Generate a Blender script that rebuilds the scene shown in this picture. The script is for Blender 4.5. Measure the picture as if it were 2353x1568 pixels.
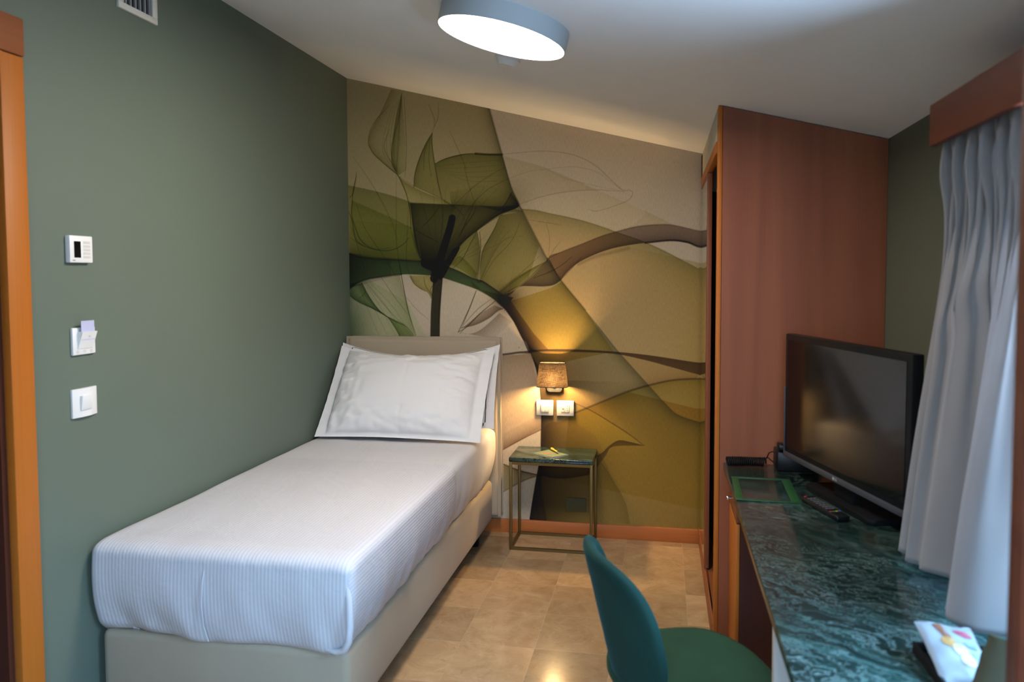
import bpy, bmesh, math, random
import numpy as np
from mathutils import Vector, Matrix, noise
for o in list(bpy.data.objects): bpy.data.objects.remove(o)
C = bpy.context.scene.collection
PI = math.pi
# ------------------------------------------------------------------ camera
cam = bpy.data.objects.new('camera', bpy.data.cameras.new('camera'))
C.objects.link(cam)
cam.data.sensor_width = 36
cam.data.lens = 1780.95/2353*36
cam.data.shift_y = -58.0/2353
cam.data.clip_start = .02
yaw, pitch, roll = -.191635, -.052316, -.003714
f = Vector((math.sin(yaw)*math.cos(pitch), math.cos(yaw)*math.cos(pitch), math.sin(pitch)))
r0 = Vector((math.cos(yaw), -math.sin(yaw), 0)); u0 = r0.cross(f)
r = math.cos(roll)*r0 + math.sin(roll)*u0; u = math.cos(roll)*u0 - math.sin(roll)*r0
M = Matrix((r, u, -f)).transposed().to_4x4(); M.translation = (1.84589, -4.39240, 1.504)
cam.matrix_world = M
cam.data.dof.use_dof = True
cam.data.dof.focus_distance = 4.0
cam.data.dof.aperture_fstop = 2.8
bpy.context.scene.camera = cam
# ------------------------------------------------------------------ light
sc = bpy.context.scene
WORLD_STOPS = [(0, (.46,.69,1)), (.21, (.44,.67,1)), (.29, (.030,.045,.066)), (.50, (.066,.085,.108)), (.60, (.145,.19,.25)), (.76, (.17,.36,.62)), (1, (.14,.32,.56))]
sc.view_settings.view_transform = 'Standard'; sc.view_settings.look = 'None'
sc.view_settings.gamma = 1; sc.view_settings.use_curve_mapping = False
sc.view_settings.exposure = 1.2
W = bpy.data.worlds.new('sky'); sc.world = W; W.use_nodes = True
# blue sky; the dim eye-level band and bright ground are added to steer light
_nt = W.node_tree; _bg = _nt.nodes['Background']; _bg.inputs[1].default_value = 41
_tc = _nt.nodes.new('ShaderNodeTexCoord'); _sx = _nt.nodes.new('ShaderNodeSeparateXYZ'); _nt.links.new(_tc.outputs['Generated'], _sx.inputs[0])
_mr = _nt.nodes.new('ShaderNodeMapRange'); _mr.inputs[1].default_value = -1; _mr.inputs[2].default_value = 1; _nt.links.new(_sx.outputs[2], _mr.inputs[0])
_rp = _nt.nodes.new('ShaderNodeValToRGB'); _nt.links.new(_mr.outputs[0], _rp.inputs[0]); _nt.links.new(_rp.outputs[0], _bg.inputs[0])
_e = _rp.color_ramp.elements
for _p, _c in WORLD_STOPS[1:-1]: _n = _e.new(_p)
for _i, (_p, _c) in enumerate(WORLD_STOPS): _e[_i].position = _p; _e[_i].color = (*_c, 1)
SLOPE, CEIL = .249, 2.675
def ceil_z(x): return CEIL - SLOPE*x
XR, YF, WY0, WY1, WZ0, WZ1 = 2.674, -4.9, -3.34, -2.64, .88, 1.86   # right wall, near wall, window opening
def lamp(name, kind, loc, power, col, size=None, rot=None, sizey=None):
    l = bpy.data.lights.new(name, kind); l.energy = power; l.color = col
    o = bpy.data.objects.new(name, l); C.objects.link(o); o.location = loc
    if rot is not None: o.rotation_euler = rot
    if kind == 'AREA':
        l.size = size
        if sizey: l.shape = 'RECTANGLE'; l.size_y = sizey
    elif size: l.shadow_soft_size = size
    return o
# daylight enters by the window in the right wall: a portal for the sky
p = lamp('window_daylight', 'AREA', (XR+.13, (WY0+WY1)/2, (WZ0+WZ1)/2), 1, (1,1,1), WY1-WY0, (0, PI/2, 0), WZ1-WZ0)
p.data.shape = 'RECTANGLE'; p.data.size = WZ1-WZ0; p.data.size_y = WY1-WY0
p.data.cycles.is_portal = True
FX0, FX1, FZ0, FZ1 = 1.40, 2.30, .95, 1.98     # unseen second window, added behind the camera to brighten the bed foot
p = lamp('added_rear_daylight', 'AREA', ((FX0+FX1)/2, YF-.13, (FZ0+FZ1)/2), 1, (1,1,1), FX1-FX0, (PI/2, 0, 0), FZ1-FZ0)
p.data.cycles.is_portal = True
# the lamp on the ceiling: its disc emits (see ceiling_lamp); the bulb of the bedside lamp is in that lamp's builder
# ------------------------------------------------------------------ materials
def mat(name, col=(.8,.8,.8), rough=.5, metal=0, spec=.5, **k):
    m = bpy.data.materials.new(name); m.use_nodes = True
    b = m.node_tree.nodes['Principled BSDF']
    b.inputs['Base Color'].default_value = (*col, 1); b.inputs['Roughness'].default_value = rough
    b.inputs['Metallic'].default_value = metal; b.inputs['Specular IOR Level'].default_value = spec
    for kk, v in k.items():
        kk = kk.replace('_', ' '); b.inputs[kk].default_value = (*v, 1) if isinstance(v, tuple) else v
    return m
class NB:
    def __init__(s, m): s.m = m; s.t = m.node_tree; s.b = s.t.nodes['Principled BSDF']
    def n(s, typ, ins=None, **props):
        x = s.t.nodes.new(typ)
        for k, v in props.items(): setattr(x, k, v)
        for k, v in (ins or {}).items():
            if isinstance(v, bpy.types.NodeSocket): s.t.links.new(v, x.inputs[k])
            else: x.inputs[k].default_value = v
        return x
    def link(s, a, k): s.t.links.new(a, s.b.inputs[k])
    def coord(s, scale=(1,1,1), which='Object', rot=(0,0,0), loc=(0,0,0)):
        tc = s.n('ShaderNodeTexCoord')
        return s.n('ShaderNodeMapping', {'Vector': tc.outputs[which], 'Scale': scale, 'Rotation': rot, 'Location': loc}).outputs[0]
    def ramp(s, fac, stops, interp='LINEAR'):
        x = s.n('ShaderNodeValToRGB', {'Fac': fac}); e = x.color_ramp.elements; x.color_ramp.interpolation = interp
        while len(e) < len(stops): e.new(.5)
        for i, (p, c) in enumerate(stops): e[i].position = p; e[i].color = (*c, 1) if len(c) == 3 else c
        return x.outputs[0]
    def noise(s, vec, scale=5, detail=4, rough=.5, dist=0):
        return s.n('ShaderNodeTexNoise', {'Vector': vec, 'Scale': scale, 'Detail': detail, 'Roughness': rough, 'Distortion': dist})
    def mix(s, a, b, fac, blend='MIX'):
        x = s.n('ShaderNodeMix', data_type='RGBA', blend_type=blend)
        for i, v in ((0, fac), (6, a), (7, b)):
            if isinstance(v, bpy.types.NodeSocket): s.t.links.new(v, x.inputs[i])
            else: x.inputs[i].default_value = v if i == 0 else (*v, 1)[:4]
        return x.outputs[2]
    def math(s, op, a, b=0, c=0):
        x = s.n('ShaderNodeMath', operation=op)
        for i, v in enumerate((a, b, c)):
            if isinstance(v, bpy.types.NodeSocket): s.t.links.new(v, x.inputs[i])
            else: x.inputs[i].default_value = v
        return x.outputs[0]
    def bump(s, h, strength=.2, dist=.002, prev=None):
        x = s.n('ShaderNodeBump', {'Height': h, 'Strength': strength, 'Distance': dist})
        if prev is not None: s.t.links.new(prev, x.inputs['Normal'])
        s.t.links.new(x.outputs[0], s.b.inputs['Normal']); return x.outputs[0]

def paint(name, col, rough=.6, scale=180, bs=.12):
    m = mat(name, col, rough, spec=.3); b = NB(m); v = b.coord()
    n = b.noise(v, scale, 3); big = b.noise(v, 2.5, 2)
    b.link(b.mix(tuple(c*.95 for c in col), tuple(min(1, c*1.04) for c in col), big.outputs[0]), 'Base Color')
    b.bump(n.outputs[0], bs, .001); return m
def wood(name, dark, light, rough=.32, axis='z', scale=1.0, cathedral=.0):
    m = mat(name, light, rough+.08, spec=.3); b = NB(m)
    st = {'z': (9, 9, .45), 'x': (.45, 9, 9), 'y': (9, .45, 9)}[axis]
    v = b.coord(tuple(q*scale for q in st))
    n1 = b.noise(v, .8, 5, .55, 1.2); v2 = b.coord(tuple(q*scale*(16 if q > 1 else 4) for q in st))
    n2 = b.noise(v2, 1.5, 4, .6)
    # cathedral figure: rings of a stretched noise
    rg = b.math('SINE', b.math('MULTIPLY', b.noise(b.coord(tuple(q*scale*.22 for q in st)), 1.0, 2, .4, .3).outputs[0], 90))
    g = b.math('ADD', n1.outputs[0], b.math('MULTIPLY', rg, .05+cathedral))
    c = b.ramp(g, [(.2, dark), (.8, light)])
    c = b.mix(c, tuple(q*.6 for q in dark), b.ramp(n2.outputs[0], [(.5, (0,0,0)), (.8, (.30,.30,.30))]))
    b.link(c, 'Base Color'); b.bump(n2.outputs[0], .04, .0004); return m
def marble(name, coat=.0, scale=1.0):
    m = mat(name, (.02,.06,.045), .13, spec=.45); b = NB(m)
    v = b.coord((1.0*scale, 1.5*scale, 1*scale), rot=(0, 0, .9))
    wv = b.noise(v, 3.0, 5, .6)
    vv = b.n('ShaderNodeVectorMath', {0: v, 1: b.n('ShaderNodeVectorMath', {0: wv.outputs['Color'], 'Scale': .34}, operation='SCALE').outputs[0]}, operation='ADD').outputs[0]
    vs = b.n('ShaderNodeMapping', {'Vector': vv, 'Scale': (1.9, 10, 5)}).outputs[0]
    n1 = b.noise(vs, 1.6, 9, .66, 1.2)
    n2 = b.noise(vs, 3.6, 7, .66, 1.0)
    n3 = b.noise(vv, 2.2, 4, .5, .3)
    base = b.ramp(n1.outputs[0], [(.34, (.003, .008, .007)), (.52, (.008, .022, .018)), (.64, (.022, .054, .044)), (.78, (.075, .13, .11))])
    veins = b.ramp(b.math('ABSOLUTE', b.math('SUBTRACT', n2.outputs[0], .5)), [(0, (1,1,1)), (.020, (.35,.35,.35)), (.055, (0,0,0))])
    msk = b.ramp(n3.outputs[0], [(.34, (0,0,0)), (.76, (.6,.6,.6))])
    c = b.mix(base, (.26, .36, .33), b.math('MULTIPLY', veins, msk))
    blot = b.ramp(b.noise(vv, 4.5, 3, .5, .8).outputs[0], [(.66, (0,0,0)), (.72, (.8,.8,.8))])
    c = b.mix(c, (.010, .012, .011), blot)
    b.link(c, 'Base Color'); return m
def fabric(name, col, rough=.85, scale=900, var=.15, bs=.25, sheen=.3):
    m = mat(name, col, rough, spec=.2); b = NB(m); m.node_tree.nodes['Principled BSDF'].inputs['Sheen Weight'].default_value = sheen
    v = b.coord(); w1 = b.noise(b.coord((1, 1, 8)), scale/8, 2); n = b.noise(v, 6, 3)
    b.link(b.mix(tuple(c*(1-var) for c in col), tuple(min(1, c*(1+var)) for c in col), n.outputs[0]), 'Base Color')
    b.bump(w1.outputs[0], bs, .0008); return m
MT = {}
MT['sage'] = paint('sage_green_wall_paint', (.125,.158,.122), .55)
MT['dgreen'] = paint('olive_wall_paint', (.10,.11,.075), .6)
MT['ceil'] = paint('white_ceiling_plaster', (.80,.79,.77), .8, 90, .15)
MT['plaster'] = paint('beige_plaster', (.55,.50,.42), .8)
MT['cherry'] = wood('cherry_wood_panel', (.215,.062,.024), (.29,.090,.036), .36, 'z', 1, .07)
MT['cherry_y'] = wood('cherry_wood_long', (.20,.058,.020), (.30,.10,.036), .32, 'y')
MT['cherry_x'] = wood('cherry_wood_board', (.40,.115,.026), (.52,.165,.040), .32, 'x')
MT['cherry_light'] = wood('honey_cherry_wood', (.40,.112,.012), (.49,.152,.018), .40, 'z')
MT['cherry_dark'] = wood('dark_cherry_wood', (.055,.016,.010), (.085,.026,.014), .35, 'z')
MT['mahog'] = wood('mahogany_wood', (.10,.024,.012), (.16,.040,.018), .35, 'y')
MT['marble'] = marble('green_marble')
MT['marble_s'] = marble('green_marble_small', scale=1.8)
MT['black'] = mat('black_plastic', (.006,.006,.0065), .38, spec=.25)
MT['blackm'] = mat('black_matte', (.006,.006,.006), .6, spec=.15)
MT['white'] = mat('white_plastic', (.78,.78,.77), .35)
MT['plate'] = mat('white_plate_plastic', (.42,.415,.40), .4, spec=.3)
MT['ivory'] = mat('off_white_plastic', (.62,.61,.56), .4)
MT['chrome'] = mat('chrome', (.75,.75,.76), .15, 1)
MT['gold'] = mat('brushed_bronze', (.17,.105,.030), .45, .7)
MT['leather'] = fabric('taupe_faux_leather', (.37,.298,.21), .5, 1400, .05, .12, .1)
MT['screen'] = mat('screen_glass', (.003,.003,.004), .10, spec=.36)
MT['bezelgrey'] = mat('grey_bezel', (.05,.05,.056), .4, spec=.3)
MT['grey'] = mat('grey_metal', (.22,.22,.23), .5)
MT['mirror'] = mat('mirror', (.80,.80,.78), .02, 1)
MT['darkvoid'] = mat('dark_interior', (.012,.009,.007), .8)
MT['velvet'] = fabric('green_velvet', (.008,.036,.028), .88, 700, .40, .15, .12)
b = MT['velvet'].node_tree.nodes['Principled BSDF']; b.inputs['Sheen Tint'].default_value = (.06,.45,.50,1); b.inputs['Sheen Roughness'].default_value = .30
MT['velvet_seat'] = fabric('green_velvet_seat', (.017,.050,.024), .88, 700, .45, .15, .08)
b = MT['velvet_seat'].node_tree.nodes['Principled BSDF']; b.inputs['Sheen Tint'].default_value = (.16,.42,.26,1)
MT['pillow'] = fabric('white_cotton', (.70,.685,.68), .85, 1200, .015, .12, .2)
MT['sheet'] = fabric('white_sheet_cotton', (.58,.57,.59), .8, 1200, .015, .1, .1)
MT['curtain'] = fabric('grey_curtain_cloth', (.30,.27,.255), .9, 1100, .10, .3, .3)
# a little daylight passes the cloth
_b = MT['curtain'].node_tree; _p = _b.nodes['Principled BSDF']
_t = _b.nodes.new('ShaderNodeBsdfTranslucent'); _t.inputs[0].default_value = (.40,.38,.38,1)
_mx = _b.nodes.new('ShaderNodeMixShader'); _mx.inputs[0].default_value = .25
_b.links.new(_p.outputs[0], _mx.inputs[1]); _b.links.new(_t.outputs[0], _mx.inputs[2]); _b.links.new(_mx.outputs[0], _b.nodes['Material Output'].inputs['Surface'])
def emit(name, col, s):
    m = mat(name, (.8,.8,.8), .5); b_ = m.node_tree.nodes['Principled BSDF']
    b_.inputs['Emission Color'].default_value = (*col, 1); b_.inputs['Emission Strength'].default_value = s; return m
MT['lampdisc'] = emit('lit_lamp_diffuser', (1.0, .89, .77), 34)
MT['drum'] = mat('white_lamp_metal', (.42,.45,.45), .6, spec=.3)
# floor: polished beige marble tiles
m = mat('polished_marble_tiles', (.4,.28,.18), .16, spec=.5); b = NB(m); MT['floor'] = m
tc = b.n('ShaderNodeTexCoord'); sp = b.n('ShaderNodeSeparateXYZ', {0: tc.outputs['Object']})
tx = b.math('DIVIDE', b.math('SUBTRACT', sp.outputs[0], 1.042-3.07), .307); ty = b.math('DIVIDE', b.math('ADD', sp.outputs[1], .734+3.245*3), .3245)
cx = b.math('FLOOR', tx); cy = b.math('FLOOR', ty)
cell = b.n('ShaderNodeCombineXYZ', {0: cx, 1: cy, 2: 3.3})
wn = b.n('ShaderNodeTexWhiteNoise', {'Vector': cell.outputs[0]}, noise_dimensions='3D')
off = b.n('ShaderNodeVectorMath', {0: wn.outputs['Color'], 'Scale': 9.0}, operation='SCALE')
vv = b.n('ShaderNodeVectorMath', {0: tc.outputs['Object'], 1: off.outputs[0]}, operation='ADD').outputs[0]
n1 = b.noise(vv, 7, 7, .62, .8); n2 = b.noise(vv, 30, 5, .6, .4); n3 = b.noise(vv, 3.2, 5, .55, 1.5)
c = b.ramp(n1.outputs[0], [(.28, (.31,.185,.090)), (.55, (.41,.265,.140)), (.75, (.48,.335,.195))])
c = b.mix(c, (.52,.39,.25), b.ramp(b.math('ABSOLUTE', b.math('SUBTRACT', n3.outputs[0], .5)), [(0, (.28,.28,.28)), (.004, (.1,.1,.1)), (.010, (0,0,0))]))
c = b.mix(c, (.20,.125,.07), b.ramp(n2.outputs[0], [(.58, (0,0,0)), (.75, (.45,.45,.45))]))
val = b.math('MULTIPLY_ADD', wn.outputs['Value'], .46, .72)
hs = b.n('ShaderNodeHueSaturation', {'Color': c, 'Value': val, 'Saturation': 1.0})
fx = b.math('ABSOLUTE', b.math('SUBTRACT', b.math('FRACT', tx), .5)); fy = b.math('ABSOLUTE', b.math('SUBTRACT', b.math('FRACT', ty), .5))
gl = b.math('GREATER_THAN', b.math('MAXIMUM', fx, fy), .4968)
c = b.mix(hs.outputs[0], (.47,.37,.26), b.math('MULTIPLY', gl, .55))
b.link(c, 'Base Color'); b.link(b.math('MULTIPLY_ADD', n2.outputs[0], .10, .12), 'Roughness')
# ------------------------------------------------------------------ mesh helpers
def fin(bm, smooth=True, ang=40):
    bmesh.ops.recalc_face_normals(bm, faces=bm.faces)
    if smooth:
        for fc in bm.faces: fc.smooth = True
        for e in bm.edges:
            if len(e.link_faces) == 2 and e.calc_face_angle(0) > math.radians(ang): e.smooth = False
def obj(name, bm, material, parent=None, smooth=True, ang=40, label=None, loc=None, recalc=True):
    if recalc: fin(bm, smooth, ang)
    me = bpy.data.meshes.new(name); bm.to_mesh(me); bm.free()
    me.materials.append(MT[material] if isinstance(material, str) else material)
    o = bpy.data.objects.new(name, me); C.objects.link(o)
    if parent: o.parent = parent
    if loc: o.location = loc
    if label: o['label'] = label
    return o
def thing(name, label, cat, loc=(0,0,0), rotz=0, group=None):
    o = bpy.data.objects.new(name, None); C.objects.link(o); o.empty_display_size = .05
    o.location = loc; o.rotation_euler = (0, 0, rotz) if not isinstance(rotz, tuple) else rotz
    o['label'] = label; o['category'] = cat
    if group: o['group'] = group
    return o
def tag(o, label, cat, group=None):
    o['label'] = label; o['category'] = cat
    if group: o['group'] = group
    return o
def struct(o): o['kind'] = 'structure'; return o
def B(): return bmesh.new()
def box(bm, x0, x1, y0, y1, z0, z1, bev=0, seg=2, M=None):
    vs = [bm.verts.new((x, y, z)) for x in (x0, x1) for y in (y0, y1) for z in (z0, z1)]
    fs = [bm.faces.new([vs[i] for i in q]) for q in ((0,1,3,2),(4,6,7,5),(0,4,5,1),(2,3,7,6),(0,2,6,4),(1,5,7,3))]
    if bev:
        ed = list({e for fc in fs for e in fc.edges})
        rr = bmesh.ops.bevel(bm, geom=ed, offset=bev, segments=seg, profile=.5, affect='EDGES')
        vs = list({v for fc in rr['faces'] for v in fc.verts} | {v for v in vs if v.is_valid})
    if M is not None: bmesh.ops.transform(bm, matrix=M, verts=[v for v in vs if v.is_valid])
    return bm
def prism(bm, pts, y0, y1, axis='y', bev=0, seg=2):
    def P(a, c, t): return {'y': (a, t, c), 'x': (t, a, c), 'z': (a, c, t)}[axis]
    v0 = [bm.verts.new(P(a, c, y0)) for a, c in pts]; v1 = [bm.verts.new(P(a, c, y1)) for a, c in pts]
    n = len(pts); fs = [bm.faces.new(v0), bm.faces.new(v1[::-1])]
    for i in range(n): fs.append(bm.faces.new((v0[i], v1[i], v1[(i+1) % n], v0[(i+1) % n])))
    if bev: bmesh.ops.bevel(bm, geom=list({e for fc in fs for e in fc.edges}), offset=bev, segments=seg, profile=.5, affect='EDGES')
    return bm
def tube(bm, pts, r, n=8, closed=False, cap=True):
    pts = [Vector(p) for p in pts]; rings = []; N = len(pts); up = None
    for i, p in enumerate(pts):
        a = pts[(i-1) % N] if (closed or i) else p; c_ = pts[(i+1) % N] if (closed or i < N-1) else p
        t = (c_-a).normalized()
        if up is None: up = t.orthogonal().normalized()
        up = (up - t*up.dot(t)).normalized(); s = t.cross(up)
        rr = r[i] if isinstance(r, (list, tuple)) else r
        rings.append([bm.verts.new(p + (up*math.cos(2*PI*k/n) + s*math.sin(2*PI*k/n))*rr) for k in range(n)])
    for i in range(N if closed else N-1):
        A, D = rings[i], rings[(i+1) % N]
        for k in range(n): bm.faces.new((A[k], A[(k+1) % n], D[(k+1) % n], D[k]))
    if cap and not closed: bm.faces.new(rings[0][::-1]); bm.faces.new(rings[-1])
    return bm
def cyl(bm, c, r, h, n=24, axis='z', r2=None, bev=0):
    c = Vector(c); r2 = r if r2 is None else r2
    def P(a, rr, t): 
        x, y = rr*math.cos(a), rr*math.sin(a)
        return c + Vector({'z': (x, y, t), 'y': (x, t, y), 'x': (t, x, y)}[axis])
    A = [bm.verts.new(P(2*PI*k/n, r, 0)) for k in range(n)]; D = [bm.verts.new(P(2*PI*k/n, r2, h)) for k in range(n)]
    fs = [bm.faces.new(A[::-1]), bm.faces.new(D)]
    for k in range(n): bm.faces.new((A[k], A[(k+1) % n], D[(k+1) % n], D[k]))
    if bev: bmesh.ops.bevel(bm, geom=list({e for fc in fs for e in fc.edges}), offset=bev, segments=2, profile=.5, affect='EDGES')
    return bm
def rrect(w, h, r, n=5):
    o = []
    for cx_, cy_, a0 in ((w/2-r, h/2-r, 0), (-w/2+r, h/2-r, PI/2), (-w/2+r, -h/2+r, PI), (w/2-r, -h/2+r, 1.5*PI)):
        for k in range(n+1): a = a0 + PI/2*k/n; o.append((cx_+r*math.cos(a), cy_+r*math.sin(a)))
    return o
def sheet(bm, F, nu, nv, closed_u=False):
    V = [[bm.verts.new(F(i/nu, j/nv)) for j in range(nv+1)] for i in range(nu + (0 if closed_u else 1))]
    for i in range(nu):
        for j in range(nv):
            a, d = V[i], V[(i+1) % len(V)]
            bm.faces.new((a[j], d[j], d[j+1], a[j+1]))
    return V
def text(name, body, size, M, material, parent, depth=.0004, label=None, align='CENTER'):
    cu = bpy.data.curves.new(name, 'FONT'); cu.body = body; cu.size = size; cu.extrude = depth; cu.align_x = align; cu.align_y = 'CENTER'
    t = bpy.data.objects.new(name, cu); C.objects.link(t)
    dg = bpy.context.evaluated_depsgraph_get(); me = bpy.data.meshes.new_from_object(t.evaluated_get(dg))
    bpy.data.objects.remove(t); me.transform(M); me.materials.append(MT[material] if isinstance(material, str) else material)
    o = bpy.data.objects.new(name, me); C.objects.link(o); o.parent = parent
    if label: o['label'] = label
    return o
def sstep(a, b_, x):
    t = max(0, min(1, (x-a)/(b_-a))); return t*t*(3-2*t)
def nz(*p): return noise.noise(Vector(p))
# ------------------------------------------------------------------ room shell
bm = B(); box(bm, -.15, XR+.3, YF-.15, .15, -.12, 0); struct(obj('floor', bm, 'floor', smooth=False))
bm = B(); prism(bm, [(-.15, ceil_z(-.15)), (XR+.3, ceil_z(XR+.3)), (XR+.3, ceil_z(XR+.3)+.12), (-.15, ceil_z(-.15)+.12)], YF-.15, .15); struct(obj('ceiling', bm, 'ceil', smooth=False))
# left wall with the door opening (y -3.35 .. -2.52, z 0 .. 2.10)
DY0, DY1, DZ = -3.35, -2.51, 2.10
bm = B(); box(bm, -.15, 0, DY1, .15, 0, ceil_z(0)); box(bm, -.15, 0, YF, DY0, 0, ceil_z(0)); box(bm, -.15, 0, DY0, DY1, DZ, ceil_z(0))
struct(obj('wall_left', bm, 'sage', smooth=False))
# right wall with the window opening
zt = ceil_z(XR)+.0
bm = B()
for a in ((YF, WY0, 0, zt), (WY1, .15, 0, zt), (WY0, WY1, 0, WZ0), (WY0, WY1, WZ1, zt)): box(bm, XR, XR+.12, *a)
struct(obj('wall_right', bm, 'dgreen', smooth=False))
bm = B()
for a in ([(-.15, 0), (FX0, 0), (FX0, ceil_z(FX0)), (-.15, ceil_z(-.15))], [(FX1, 0), (XR+.3, 0), (XR+.3, ceil_z(XR+.3)), (FX1, ceil_z(FX1))], [(FX0, 0), (FX1, 0), (FX1, FZ0), (FX0, FZ0)], [(FX0, FZ1), (FX1, FZ1), (FX1, ceil_z(FX1)), (FX0, ceil_z(FX0))]): prism(bm, a, YF-.12, YF)
struct(obj('wall_front', bm, 'sage', smooth=False))
bm = B(); prism(bm, [(-.15, 0), (XR+.3, 0), (XR+.3, ceil_z(XR)), (-.15, ceil_z(0))], .02, .15); struct(obj('wall_back', bm, 'plaster', smooth=False))
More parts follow.
